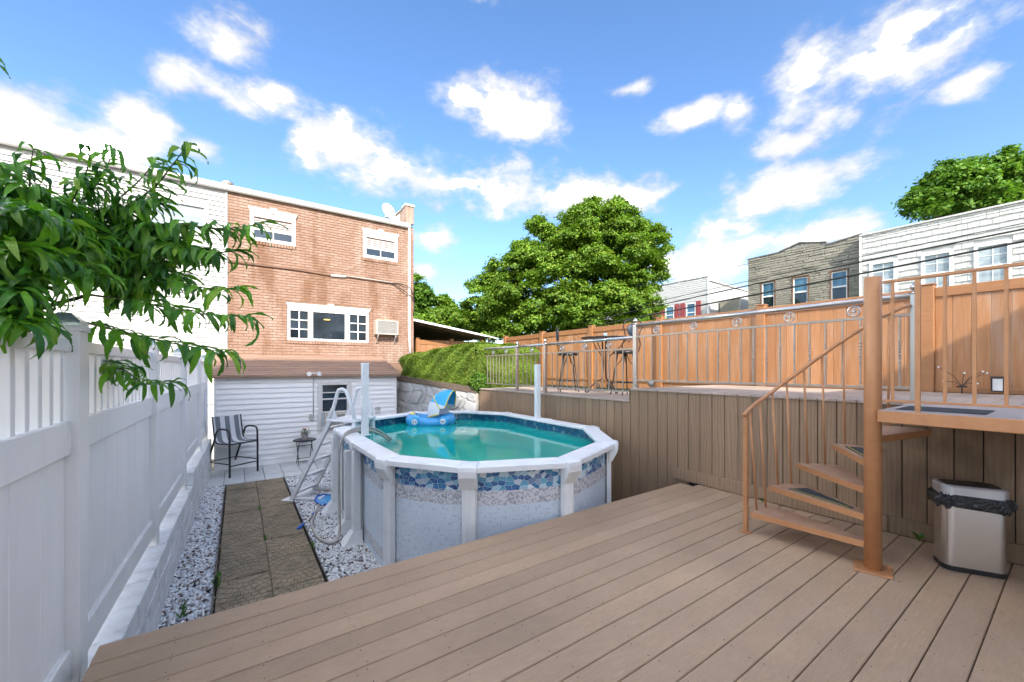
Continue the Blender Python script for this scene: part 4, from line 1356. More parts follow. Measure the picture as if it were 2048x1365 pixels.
tag(hs.tube(sm, 0.017, 8).build('pool_hose', M['hose'], None, True), 'grey vacuum hose hanging over the pool rail onto the gravel', 'hose')
sm2 = [p + Vector((0.04, 0.10, 0.02)) for p in sm[0:26]]
sm2 = sm2[:24]
tag(MB().tube(sm2, 0.015, 8).build('pool_hose', M['hose'], None, True), 'second grey hose curled over the left pool rail', 'hose')
nt = thing('pool_net', 'blue and white leaf skimmer net lying on the gravel', 'skimmer net', (0.66, 5.98, G + 0.045))
dv = Vector((1.12, 6.86, 0)) - Vector((0.66, 5.98, 0))
MB().tube([(0, 0, 0), tuple(dv * 0.18)], 0.022, 8).build('grip', M['blueplastic'], nt, True)
MB().tube([tuple(dv * 0.18), tuple(dv * 0.5)], 0.014, 8).build('pole', M['vinyl'], nt, True)
MB().tube([tuple(dv * 0.5), tuple(dv * 0.62)], 0.02, 8).build('collar', M['blueplastic'], nt, True)
MB().tube([tuple(dv * 0.62), tuple(dv * 0.97)], 0.013, 8).build('pole', M['vinyl'], nt, True)
dn = dv.normalized()
dt = Vector((-dn.y, dn.x, 0))
hd = MB()
outl = [dv * 0.95 + dt * a_ * 0.18 + dn * b_ * 0.36 + Vector((0, 0, c_)) for a_, b_, c_ in ((-0.25, 0, 0.0), (-0.9, 0.3, 0.02), (-1, 0.8, 0.03), (-0.6, 1, 0.03), (0.6, 1, 0.05), (1, 0.8, 0.06), (0.9, 0.3, 0.04), (0.25, 0, 0.0))]
hd.tube(outl, 0.014, 6, True)
hd.build('net_frame', M['blueplastic'], nt, True)
nb = MB()
cn = dv * 0.95 + dn * 0.2 + Vector((0, 0, -0.012))
nb.add([cn] + outl, [(0, k + 1, (k + 1) % 8 + 1) for k in range(8)])
nb.build('net_mesh', M['floatblue'], nt)

# ---- inflatable baby float: car body with sun canopy
ft = thing('pool_float', 'blue inflatable car shaped float with blue and white sun canopy', 'pool float', (3.16, 7.42, 0.36), R(-30))
bdm = MB()
ringpts = []
for k in range(28):
    a = 2 * math.pi * k / 28
    ringpts.append((0.36 * math.copysign(abs(math.cos(a)) ** 0.75, math.cos(a)), 0.26 * math.copysign(abs(math.sin(a)) ** 0.8, math.sin(a)), 0.07 + 0.015 * math.cos(2 * a)))
bdm.tube(ringpts, [0.115 + 0.02 * math.cos(2 * 2 * math.pi * k / 28) for k in range(28)], 12, True)
bdm.build('inflated_ring', M['floatblue'], ft, True)
MB().lathe([(0.01, -0.02), (0.2, -0.01), (0.24, 0.02), (0.2, 0.04), (0.01, 0.05)], 18).build('seat', M['canopywhite'], ft, True)
for s in (-1, 1):
    wv = part('wheel', ft)
    wv.location = (0.27 * s, -0.345 if s < 0 else -0.335, 0.085)
    wv.rotation_euler = (R(90), 0, R(-12 * s))
    MB().lathe([(0.03, -0.01), (0.092, -0.006), (0.098, 0.01), (0.085, 0.025), (0.05, 0.03)], 18).build('tyre', M['canopyblue'], wv, True)
    MB().lathe([(0.056, 0.028), (0.056, 0.034), (0.05, 0.036), (0.01, 0.036)], 16).build('hub', M['canopywhite'], wv, True)
    MB().lathe([(0.012, 0.036), (0.012, 0.041), (0.004, 0.042)], 8).build('hub_dot', M['blackplastic'], wv, False, (0.018, 0, 0))
    MB().lathe([(0.012, 0.036), (0.012, 0.041), (0.004, 0.042)], 8).build('hub_dot', M['blackplastic'], wv, False, (-0.018, 0, 0))
cn = part('canopy', ft)
cn.location = (0.05, 0.0, 0.20)
cn.rotation_euler = (R(-4), R(0), R(-12))


def canopy_pt(u, v_):
    # u: hoop angle from tail to front 0..1, v_: side to side 0..1
    th = R(-12 + 118 * u)
    ph = R(-78 + 156 * v_)
    r_ = 0.42
    return (0.30 - r_ * math.cos(ph) * math.sin(R(90) - th) * 0.98, r_ * math.sin(ph) * 0.8, r_ * math.cos(ph) * math.sin(th) * 1.08 + 0.02)


t = NT('canopy_fabric')
sep = t.new('ShaderNodeSeparateXYZ')
t.l.new(t.new('ShaderNodeTexCoord').outputs['Object'], sep.inputs[0])
M['canopyfabric'] = t.done(t.mix(t.rng(t.math('ADD', sep.outputs[2], t.math('MULTIPLY', sep.outputs[0], 0.25)), 0.235, 0.245), (0.66, 0.69, 0.74), (0.03, 0.38, 0.72)), 0.6)
for (u0, u1, m_) in ((0.0, 0.5, 'canopyfabric'), (0.5, 1.0, 'canopyfabric')):
    mb = MB()
    nu, nv = 6, 14
    for i in range(nu + 1):
        for j in range(nv + 1):
            mb.v.append(canopy_pt(u0 + (u1 - u0) * i / nu, j / nv))
    for i in range(nu):
        for j in range(nv):
            q = i * (nv + 1) + j
            mb.f.append((q, q + 1, q + nv + 2, q + nv + 1))
    o = mb.build('canopy_panel', M[m_], cn, True)
for u in (0.0, 0.5, 1.0):
    MB().tube([canopy_pt(u, j / 16) for j in range(17)], 0.011, 6).build('canopy_hoop', M['yellowtrim'], cn, True)
MB().lathe([(0.01, 0), (0.05, 0.01), (0.055, 0.03), (0.02, 0.06)], 10).build('steering_toy', M['yellowtrim'], ft, True, (-0.34, -0.1, 0.18))

# ================================================================== FURNITURE BY THE SHED
GZ = G + 0.03
ch = thing('patio_chair', 'black framed bar height chair with grey and white striped sling', 'chair', (-0.10, 10.03, GZ), math.atan2(0.56, 0.83))
# local x across, -y to the front
W2 = 0.285
for s in (-1, 1):
    x = W2 * s
    MB().tube([(x, -0.36, 0), (x, -0.355, 0.62), (x, -0.35, 0.86), (x, -0.32, 0.925), (x, -0.24, 0.945), (x, -0.08, 0.945), (x, 0.02, 0.90), (x, 0.08, 0.80), (x, 0.09, 0.70)], 0.019, 8).build('front_leg', M['black'], ch, True)
    MB().tube([(x, 0.42, 0), (x * 1.0, 0.06, 0.80)], 0.02, 8).build('rear_leg', M['black'], ch, True)
    MB().tube([(x, -0.33, 0.66), (x, -0.05, 0.645), (x, 0.04, 0.66), (x, 0.10, 0.74), (x, 0.17, 1.18)], 0.014, 8).build('side_frame', M['black'], ch, True)
    MB().tube([(x, -0.355, 0.26), (x, 0.30, 0.26)], 0.011, 6).build('side_stretcher', M['black'], ch, True)
MB().tube([(-W2, -0.33, 0.645), (W2, -0.33, 0.645)], 0.016, 8).build('seat_bar', M['black'], ch, True)
MB().tube([(-W2, -0.35, 0.22), (W2, -0.35, 0.22)], 0.012, 8).build('foot_bar', M['black'], ch, True)
MB().tube([(-W2, 0.3, 0.26), (W2, 0.3, 0.26)], 0.011, 8).build('rear_bar', M['black'], ch, True)
slp = [(-0.34, 0.668), (-0.2, 0.655), (-0.05, 0.652), (0.03, 0.668), (0.075, 0.71), (0.10, 0.78), (0.135, 0.95), (0.17, 1.18)]
sl = MB()
for j, x in enumerate((-W2 + 0.012, -0.14, 0, 0.14, W2 - 0.012)):
    for (y, z) in slp:
        sl.v.append((x, y + 0.0, z - (0.012 if 0 < j < 4 else 0)))
n_ = len(slp)
for j in range(4):
    for k in range(n_ - 1):
        sl.f.append((j * n_ + k, (j + 1) * n_ + k, (j + 1) * n_ + k + 1, j * n_ + k + 1))
sl.build('sling', M['sling'], ch, True)

tb = thing('side_table', 'small round dark folding table beside the shed wall', 'table', (1.25, 10.13, GZ), R(8))
MB().lathe([(0.02, 0.515), (0.225, 0.515), (0.238, 0.525), (0.24, 0.54), (0.23, 0.546), (0.02, 0.543)], 28).build('table_top', M['black'], tb, False)
for s in (-1, 1):
    MB().tube([(0.155 * s, -0.14, 0), (0.155 * s, 0.06, 0.515)], 0.009, 6).build('leg', M['black'], tb, True)
    MB().tube([(0.135 * s, 0.13, 0), (0.135 * s, -0.08, 0.515)], 0.009, 6).build('leg', M['black'], tb, True)
for (y, z, w_) in ((-0.12, 0.07, 0.155), (0.02, 0.40, 0.155), (0.10, 0.10, 0.135)):
    MB().tube([(-w_, y, z), (w_, y, z)], 0.007, 6).build('crossbar', M['black'], tb, True)
pp = thing('potted_plant', 'small flowering plant in a grey pot on the round table', 'plant', (1.25, 10.13, GZ + 0.545))
MB().lathe([(0.055, 0), (0.075, 0.125), (0.08, 0.125), (0.08, 0.145), (0.068, 0.145), (0.066, 0.12), (0.01, 0.118)], 20).build('pot', M['terracotta'], pp, False)
lf = MB()
for k in range(130):
    a, r_, h_ = random.uniform(0, 6.28), random.uniform(0.0, 0.13), random.uniform(0.13, 0.24)
    c = Vector((r_ * math.cos(a), r_ * math.sin(a), h_ - r_ * 0.35))
    d = Vector((math.cos(a), math.sin(a), random.uniform(-0.3, 0.9))).normalized()
    s_ = d.cross(Vector((0, 0, 1))).normalized() * 0.012
    lf.add([c - d * 0.022, c + s_, c + d * 0.03, c - s_], [(0, 1, 2, 3)])
lf.build('foliage', M['weed'], pp)
for k in range(9):
    a, r_ = random.uniform(0, 6.28), random.uniform(0.02, 0.1)
    MB().lathe([(0.003, 0), (0.016, 0.008), (0.012, 0.016), (0.003, 0.018)], 7).build('flower', M['petal'], pp, False, (r_ * math.cos(a), r_ * math.sin(a), random.uniform(0.2, 0.26)))

# ================================================================== STONE RETAINING WALL AND HEDGE
sw = thing('stone_wall', 'grey fieldstone retaining wall under the hedge beyond the pool', 'wall')
A_, B_ = Vector((4.74, 8.36, 0)), Vector((3.62, 11.15, 0))
dl = (B_ - A_)
LW = dl.length
dw = dl.normalized()
nw = Vector((-dw.y, dw.x, 0))
if nw.x > 0:
    nw = -nw
nx, nz = 11, 7
rs = random.Random(4)


def top_at(f):
    return 0.86 + 0.28 * f


grid = {}
for i in range(nx + 1):
    for j in range(nz + 1):
        f = i / nx
        jx = rs.uniform(-0.09, 0.09) if 0 < i < nx else 0
        jz = rs.uniform(-0.075, 0.075) if 0 < j < nz else 0
        z = G + (top_at(f) - G) * j / nz + jz
        grid[i, j] = (f * LW + jx + (0.10 if j % 2 else -0.05) * (0 < i < nx), z)
for i in range(nx):
    for j in range(nz):
        q = [grid[i, j], grid[i + 1, j], grid[i + 1, j + 1], grid[i, j + 1]]
        cx_, cz_ = sum(p[0] for p in q) / 4, sum(p[1] for p in q) / 4
        corners = []
        for k in range(4):              # cut the corners so the stones read as irregular polygons
            p, n2_, p2 = q[k - 1], q[(k + 1) % 4], q[k]
            for tgt in (p, n2_):
                f = rs.uniform(0.12, 0.3)
                corners.append((p2[0] + (tgt[0] - p2[0]) * f, p2[1] + (tgt[1] - p2[1]) * f))
        mb = MB()
        prd = rs.uniform(0.03, 0.06)
        def P3(p, d): return A_ + dw * p[0] + nw * d + Vector((0, 0, p[1]))
        o1 = [(cx_ + (p[0] - cx_) * 0.95, cz_ + (p[1] - cz_) * 0.95) for p in corners]
        o2 = [(cx_ + (p[0] - cx_) * 0.8, cz_ + (p[1] - cz_) * 0.8) for p in corners]
        mb.add([P3(p, 0.0) for p in o1] + [P3(p, prd * 0.6) for p in o1] + [P3(p, prd) for p in o2],
               [(k, (k + 1) % 8, 8 + (k + 1) % 8, 8 + k) for k in range(8)] + [(8 + k, 8 + (k + 1) % 8, 16 + (k + 1) % 8, 16 + k) for k in range(8)] + [tuple(range(16, 24))])
        mb.build('stone', M['fieldstone'], sw)
back = MB()
back.extrude([A_ + Vector((0, 0, G)), B_ + Vector((0, 0, G)), B_ + Vector((0, 0, top_at(1))), A_ + Vector((0, 0, top_at(0)))], nw * 0.012, nw * -0.25)
back.build('mortar', M['mortar'], sw)
MB().extrude([A_ + Vector((0, 0, top_at(0))), B_ + Vector((0, 0, top_at(1))), B_ + Vector((0, 0, top_at(1) + 0.05)), A_ + Vector((0, 0, top_at(0) + 0.05))], nw * 0.05, nw * -0.2).build('cap_timber', M['timber'], sw)
MB().extrude([A_ + Vector((0, 0, top_at(0) + 0.05)), B_ + Vector((0, 0, top_at(1) + 0.05)), B_ + Vector((0, 0, top_at(1) + 0.13)), A_ + Vector((0, 0, top_at(0) + 0.12))], nw * -0.02, nw * -0.2).build('cap_timber', M['timber'], sw)
MB().tube([A_ + dw * 0.95 + nw * 0.065 + Vector((0.05 * math.cos(a) * dw.x, 0.05 * math.cos(a) * dw.y, 0.80 + 0.07 * math.sin(a))) for a in [math.pi + k * math.pi / 10 for k in range(11)]], 0.012, 6).build('iron_ring', M['black'], sw, True)


def scatter_leaves(P, Nrm, size, r, flat=0.5, asp=0.55):
    """one four-cornered leaf per point, facing roughly along Nrm"""
    n = len(P)
    d = r.normal(0, 1, (n, 3))
    nn = Nrm * flat + d / np.linalg.norm(d, axis=1, keepdims=True) * (1 - flat)
    nn /= np.linalg.norm(nn, axis=1, keepdims=True) + 1e-9
    t1 = r.normal(0, 1, (n, 3))
    t1 -= nn * (t1 * nn).sum(1, keepdims=True)
    t1 /= np.linalg.norm(t1, axis=1, keepdims=True) + 1e-9
    t2 = np.cross(nn, t1)
    s = (size * r.uniform(0.6, 1.3, (n, 1)))
    fold = nn * s * 0.18
    V = np.stack([P - t1 * s * 0.55, P + t2 * s * asp * 0.5 + fold, P + t1 * s * 0.55, P - t2 * s * asp * 0.5 + fold], 1).reshape(-1, 3)
    F = np.arange(4 * n).reshape(-1, 4)
    return V, F


hg = thing('hedge', 'long clipped green and yellow hedge above the stone wall', 'hedge')
hpoly = [(3.86, 11.25, 1.80), (4.35, 9.85, 1.97), (4.86, 8.62, 2.07), (5.5, 8.60, 2.08), (6.2, 8.62, 2.06), (6.88, 8.68, 2.02)]
hr = np.random.default_rng(12)
P, Nn = [], []
core = MB()
for k in range(len(hpoly) - 1):
    a, b = np.array(hpoly[k]), np.array(hpoly[k + 1])
    d = b - a
    L = math.hypot(d[0], d[1])
    nrm = np.array([-d[1], d[0], 0]) / L
    if nrm[0] > 0.2 or nrm[1] > 0.2:
        nrm = -nrm
    n = int(L * 13000)
    f = hr.random(n)
    zb = 0.95 + (0.12 * (1 - f) if k == 0 else 0)
    top = a[2] + (b[2] - a[2]) * f
    h = hr.random(n) ** 0.9
    base = a + (b - a) * f[:, None]
    z = zb + (top - zb) * h
    bul = 0.055 * np.sin(base[:, 0] * 5.1 + z * 3.1) * np.cos(base[:, 1] * 4.3 + z * 6.0) + 0.05 * np.sin(base[:, 1] * 13 + z * 11)
    rnd = 0.12 * np.clip((h - 0.85) / 0.15, 0, 1) ** 2 + 0.14 * np.clip((0.15 - h) / 0.15, 0, 1)
    off = bul - rnd + hr.normal(0, 0.028, n)
    p = base + nrm * off[:, None]
    p[:, 2] = z
    P.append(p)
    Nn.append(np.tile(nrm, (n, 1)) + np.array([0, 0, 0.3]))
    m = int(L * 11000)
    f = hr.random(m)
    dep = hr.random(m) * 0.95
    base = a + (b - a) * f[:, None]
    p = base - nrm * dep[:, None]
    p[:, 2] = a[2] + (b[2] - a[2]) * f - 0.10 * np.clip((0.12 - dep) / 0.12, 0, 1) ** 2 + 0.03 * np.sin(p[:, 0] * 7) * np.cos(p[:, 1] * 6) + hr.normal(0, 0.022, m)
    P.append(p)
    Nn.append(np.tile(np.array([0, 0, 1.0]), (m, 1)))
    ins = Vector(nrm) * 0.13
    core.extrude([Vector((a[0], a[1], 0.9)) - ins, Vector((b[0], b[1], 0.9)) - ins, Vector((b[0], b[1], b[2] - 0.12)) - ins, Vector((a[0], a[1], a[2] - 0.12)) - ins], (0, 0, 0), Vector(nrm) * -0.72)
P, Nn = np.concatenate(P), np.concatenate(Nn)
V, F = scatter_leaves(P, Nn, 0.038, hr, 0.6)
link('foliage', np_mesh('foliage', V, F, M['hedge']), hg)
core.build('dark_core', mat('hedge_inner', (0.02, 0.026, 0.01), 0.95), hg)  # solid dark box filling the hedge behind its leaves
# shrub at the right foot of the hedge
sh = thing('shrub', 'dark leafy shrub spilling over the wall where hedge meets railing', 'shrub', (4.86, 8.42, 0.9))
r2 = np.random.default_rng(3)
n = 1500
dd_ = r2.normal(0, 1, (n, 3))
dd_ /= np.linalg.norm(dd_, axis=1, keepdims=True)
rad_ = r2.uniform(0.55, 1, (n, 1))
P = dd_ * rad_ * np.array([0.22, 0.3, 0.26]) + np.array([0, 0, 0.2])
V, F = scatter_leaves(P, dd_, 0.075, r2, 0.5, 0.6)
link('foliage', np_mesh('foliage', V, F, M['darkleaf']), sh)
MB().tube([(0, 0, 0), (0.02, 0, 0.15), (0.05, 0.03, 0.35)], [0.02, 0.014, 0.006], 6).build('stem', M['bark'], sh)

# ================================================================== ORANGE FENCE ON THE RIGHT
of = thing('orange_fence', 'long orange wood look vinyl fence along the upper deck', 'fence', (7.2, 0, 0))
oy = [-2.71, -0.78, 1.15, 3.09, 5.03, 6.96, 8.9, 10.8]
for y in oy:
    boxp('post', M['orangetrim'], of, -0.06, 0.06, y - 0.0635, y + 0.0635, 0.95, 2.50, 0.005)
    MB().box(-0.07, 0.07, y - 0.073, y + 0.073, 2.50, 2.52, 0.005).build('post_cap', M['orangetrim'], of)
for a, b in zip(oy[:-1], oy[1:]):
    a, b = a + 0.064, b - 0.064
    boxp('top_rail', M['orangetrim'], of, -0.032, 0.032, a, b, 2.345, 2.465, 0.006)
    boxp('bottom_rail', M['orangetrim'], of, -0.032, 0.032, a, b, 1.16, 1.22, 0.006)
    n = 12
    w = (b - a) / n
    for k in range(n):
        boxp('fence_board', M['orange'], of, -0.012, 0.012 , a + k * w + 0.001, a + (k + 1) * w - 0.001, 1.0, 2.36, 0.004)

# ================================================================== STAINLESS RAILING
RX = 4.85
ra = thing('steel_railing', 'stainless steel railing with ring ornaments along the upper deck edge', 'railing', (RX, 0, 0))


def baluster_mesh(h, twist):
    mb = MB().box(-0.007, 0.007, -0.007, 0.007, 0, h)
    if twist:
        for q in range(7):
            zc = h * 0.5 - 0.09 + q * 0.03
            mb.lathe([(0.008, -0.008), (0.014, 0), (0.008, 0.008)], 8, 0, 0, zc)
    return mb.mesh('baluster', M['steeldull'])


def ring_mesh():
    mb = MB()
    mb.tube([(0, 0.048 * math.cos(a), 0.048 * math.sin(a)) for a in [k * math.pi / 10 for k in range(20)]], 0.0065, 6, True)
    mb.tube([(0, -0.042, -0.02), (0, -0.015, 0.012), (0, 0.015, -0.012), (0, 0.042, 0.02)], 0.007, 6)
    mb.tube([(0, 0.02, -0.042), (0, -0.012, -0.015), (0, 0.012, 0.015), (0, -0.02, 0.042)], 0.007, 6)
    mb.lathe([(0.004, -0.016), (0.015, -0.008), (0.015, 0.008), (0.004, 0.016)], 8)
    return mb.mesh('ring_ornament', M['steel'])


RM = ring_mesh()
PB = MB()


def steel_post(par, y, z0, z1, ball=True):
    p = boxp('post', M['steel'], par, -0.03, 0.03, y - 0.03, y + 0.03, z0, z1, 0.004)
    MB().box(-0.05, 0.05, y - 0.05, y + 0.05, z0, z0 + 0.008, 0.002).build('base_plate', M['steel'], p)
    if ball:
        MB().lathe([(0.032, 0), (0.034, 0.012), (0.015, 0.02), (0.014, 0.028), (0.03, 0.042), (0.036, 0.062), (0.03, 0.082), (0.014, 0.096), (0.002, 0.1)], 14, 0, y, z1).build('finial', M['steel'], p, True)


def railing(par, y0, y1, zf, ys, rings, ends, twist=True):
    zt, zm, zb = zf + 0.93, zf + 0.765, zf + 0.12
    MB().tube([(0, y0, zt), (0, y1, zt)], 0.026, 12).build('top_rail', M['steel'], par, True)
    boxp('middle_rail', M['steeldull'], par, -0.012, 0.012, y0, y1, zm - 0.012, zm + 0.012, 0.002)
    boxp('bottom_rail', M['steeldull'], par, -0.012, 0.012, y0, y1, zb - 0.012, zb + 0.012, 0.002)
    bm = baluster_mesh(zm - zb - 0.024, twist)
    for y in ys:
        link('baluster', bm, par, (0, y, zb + 0.012))
    for y in rings:
        link('ring_ornament', RM, par, (0, y, (zt - 0.026 + zm + 0.012) / 2))
    for y in ends:
        steel_post(par, y, zf, zt + 0.01)


railing(ra, 0.88, 3.80, UZ, [3.66 - 0.1355 * k for k in range(21)], [3.445, 2.895, 2.35, 1.81, 1.27], [0.85, 3.805])
rb_ = thing('steel_railing', 'stainless railing in front of the bistro set on the lower step', 'railing', (RX, 0, 0))
railing(rb_, 3.84, 5.88, LZ, [4.04 + 0.1385 * k for k in range(13)], [4.32, 4.86, 5.42], [5.91])
rc_ = thing('steel_railing', 'stainless railing before the hedge at the far end', 'railing', (RX, 0, 0))
railing(rc_, 5.95, 6.80, LZ, [6.08 + 0.137 * k for k in range(5)], [6.34], [6.84], False)
railing(rc_, 6.88, 8.15, LZ, [7.01 + 0.13 * k for k in range(9)], [7.27, 7.79], [], False)

# ================================================================== SPIRAL STAIR
CX, CY = 3.77, 0.88
st = thing('spiral_stair', 'bronze painted metal spiral stair with diamond plate treads', 'stair', (CX, CY, 0))
MB().lathe([(0.05, 0.012), (0.05, 2.105), (0.045, 2.11), (0.01, 2.112)], 28).build('column', M['bronze'], st, True)
bp = MB().box(-0.105, 0.105, -0.105, 0.105, 0.0015, 0.012, 0.003)
for sx in (-1, 1):
    for sy in (-1, 1):
        bp.lathe([(0.012, 0.012), (0.012, 0.022), (0.003, 0.023)], 6, sx * 0.084, sy * 0.084)
bp.build('base_plate', M['bronze'], st, False, None, (0, 0, R(14)))
STEP, SPAN, RO = 20.6, 25.0, 0.80


def pol(r_, deg):
    return (r_ * math.cos(R(deg)), r_ * math.sin(R(deg)))


for k in range(5):
    zt = 0.197 + 0.192 * k
    a1 = 95 - STEP * k
    a0 = a1 - SPAN
    tr = part('tread', st)
    pts = [pol(0.04, a1 + 28), pol(0.04, a0 - 28)] + [pol(RO, a0 + (a1 - a0) * j / 5) for j in range(6)]
    MB().prism(pts, zt - 0.005, zt).build('tread_plate', M['tread'], tr)
    e = MB()
    pin = [(x * 0.99, y * 0.99) for x, y in pts]
    nn = len(pts)
    for j in range(nn):
        if j == 0:
            continue
        (xa, ya), (xb, yb) = pts[j], pts[(j + 1) % nn]
        dx, dy = xb - xa, yb - ya
        l_ = math.hypot(dx, dy)
        nx_, ny_ = -dy / l_ * 0.005, dx / l_ * 0.005
        e.prism([(xa, ya), (xb, yb), (xb + nx_, yb + ny_), (xa + nx_, ya + ny_)], zt - 0.048, zt - 0.0052)
    e.build('tread_lip', M['bronze'], tr)
    if k in (1, 3):
        mt_ = [pol(0.15, a1 - 6), pol(0.15, a0 + 6), pol(0.66, a0 + 4), pol(0.66, a1 - 4)]
        MB().prism([mt_[0], mt_[1], mt_[2], mt_[3]], zt + 0.0005, zt + 0.004).build('grip_mat', M['rubber'], tr)
        (xa, ya), (xb, yb) = pol(0.17, a1 - 8.5), pol(0.64, a1 - 5.5)
        (xc, yc), (xd, yd) = pol(0.64, a1 - 6.2), pol(0.17, a1 - 11)
        MB().prism([(xa, ya), (xd, yd), (xc, yc), (xb, yb)], zt + 0.0042, zt + 0.0052).build('grip_stripe', M['yellow'], tr)


def rail_z(deg):
    return float(np.interp(-deg, [-97, -94, -70, -50, -30, -10, 0, 10], [1.04, 1.055, 1.215, 1.42, 1.67, 1.90, 1.965, 2.0]))


RH = 0.845
hp_ = [(RH * math.cos(R(d)), RH * math.sin(R(d)), rail_z(d)) for d in [97 - 4 * j for j in range(24)]]
hp_ += [(0.95, 0.03, 1.98), (1.02, 0.0, 2.0)]
MB().tube(hp_, 0.0165, 10).build('handrail', M['bronze'], st, True)
npx = pol(RH, 94)
MB().box(npx[0] - 0.017, npx[0] + 0.017, npx[1] - 0.017, npx[1] + 0.017, 0.008, rail_z(94) - 0.012, 0.003).build('rail_post', M['bronze'], st)
MB().box(npx[0] - 0.045, npx[0] + 0.045, npx[1] - 0.04, npx[1] + 0.04, 0.0015, 0.008, 0.002).build('post_foot', M['bronze'], st)
for k in range(5):
    zt = 0.197 + 0.192 * k
    a1 = 95 - STEP * k
    for dd2 in ((6.5, 16.5) if k < 4 else (6.5,)):
        q = pol(RO - 0.012, a1 - dd2)
        q2 = pol(RH, a1 - dd2)
        MB().tube([(q[0], q[1], zt), (q2[0], q2[1], rail_z(a1 - dd2) - 0.012)], 0.0085, 8).build('baluster', M['bronze'], st, True)

ln = thing('stair_landing', 'bronze metal landing platform with guard rail at the stair top', 'landing', (0, 0, 0))
LX0, LY1 = 3.70, 0.84
boxp('platform', M['bronze'], ln, LX0, 4.742, -1.6, LY1, UZ - 0.085, UZ - 0.004, 0.004)
boxp('deck_plate', mat('pale_plate', (0.36, 0.31, 0.29), 0.6, 0.2, amt=0.12, scale=12, bump=0.3, bscale=80), ln, LX0 + 0.004, 4.74, -1.595, LY1 - 0.005, UZ - 0.0038, UZ - 0.0005, 0)
boxp('grip_mat', M['rubber'], ln, 3.86, 4.28, 0.36, 0.78, UZ + 0.0, UZ + 0.004, 0)
MB().box(3.713, 3.737, -1.6, 0.815, UZ + 0.06, UZ + 0.075, 0.002).build('bottom_rail', M['bronze'], ln)
MB().box(3.712, 3.738, -1.6, 0.815, UZ + 0.885, UZ + 0.905, 0.003).build('top_rail', M['bronze'], ln)
gb = MB().box(-0.008, 0.008, -0.008, 0.008, UZ + 0.0751, UZ + 0.8849).mesh('baluster', M['bronze'])
gp = MB().box(-0.013, 0.013, -0.013, 0.013, UZ + 0.0, UZ + 0.8849).mesh('baluster', M['bronze'])
for k in range(18):
    link('baluster', gp if k % 6 == 1 else gb, ln, (3.725, 0.765 - 0.1235 * k, 0))

# ================================================================== BIN
bn = thing('trash_can', 'slim stainless steel trash can with black bag under the landing', 'trash can', (4.37, 0.49, 0), math.atan2(-0.28, 0.14))


def stadium(L, Rr, n=9):
    pts = []
    for k in range(n + 1):
        a = -math.pi / 2 + math.pi * k / n
        pts.append((L + Rr * math.cos(a), Rr * math.sin(a)))
    for k in range(n + 1):
        a = math.pi / 2 + math.pi * k / n
        pts.append((-L + Rr * math.cos(a), Rr * math.sin(a)))
    return pts


def rrect(a, b, r_, n=5):
    pts = []
    for (cx_, cy_, s) in ((a - r_, b - r_, 0), (-a + r_, b - r_, 90), (-a + r_, -b + r_, 180), (a - r_, -b + r_, 270)):
        for k in range(n + 1):
            an = R(s + 90 * k / n)
            pts.append((cx_ + r_ * math.cos(an), cy_ + r_ * math.sin(an)))
    return pts


MB().prism(rrect(0.165, 0.108, 0.055), 0.002, 0.035).build('base', M['blackplastic'], bn)
MB().prism(rrect(0.163, 0.106, 0.055, 10), 0.0352, 0.50).build('body', M['binsteel'], bn)
MB().prism(rrect(0.172, 0.115, 0.06), 0.525, 0.60).prism(rrect(0.172, 0.115, 0.06), 0.60, 0.612, rrect(0.165, 0.108, 0.055)).build('lid_rim', M['greyplastic'] if False else mat('bin_rim', (0.55, 0.55, 0.55), 0.35, 0.6), bn)
MB().prism(rrect(0.143, 0.087, 0.045), 0.612, 0.6165).build('lid', M['blackplastic'], bn)
bg = MB()
rb2 = random.Random(9)
nB = 54
prof_b = [(0.996, 0.548), (1.05, 0.535), (1.10, 0.515), (1.10, 0.485), (1.07, 0.465), (1.02, 0.455), (0.99, 0.475)]
base_p = rrect(0.173, 0.116, 0.061, 13)[:56]
for j in range(len(base_p)):
    fl2 = rb2.uniform(-0.03, 0.03) + 0.02 * math.sin(j * 1.7)
    ear = 0.16 if j in (0, 55, 1, 2) else 0.05 if 24 < j < 30 else 0
    for i, (s, z) in enumerate(prof_b):
        k = s + (fl2 + ear) * (1 if 0 < i < 6 else 0) + rb2.uniform(-0.012, 0.012)
        bg.v.append((base_p[j][0] * k, base_p[j][1] * (k + 0.02 * (1 if 0 < i < 6 else 0)), z + rb2.uniform(-0.010, 0.010) - (0.02 * math.sin(j * 0.9) if i in (3, 4, 5) else 0)))
m_ = len(prof_b)
for j in range(len(base_p)):
    j2 = (j + 1) % len(base_p)
    for i in range(m_ - 1):
        bg.f.append((j * m_ + i, j2 * m_ + i, j2 * m_ + i + 1, j * m_ + i + 1))
bg.build('bin_bag', M['bag'], bn)

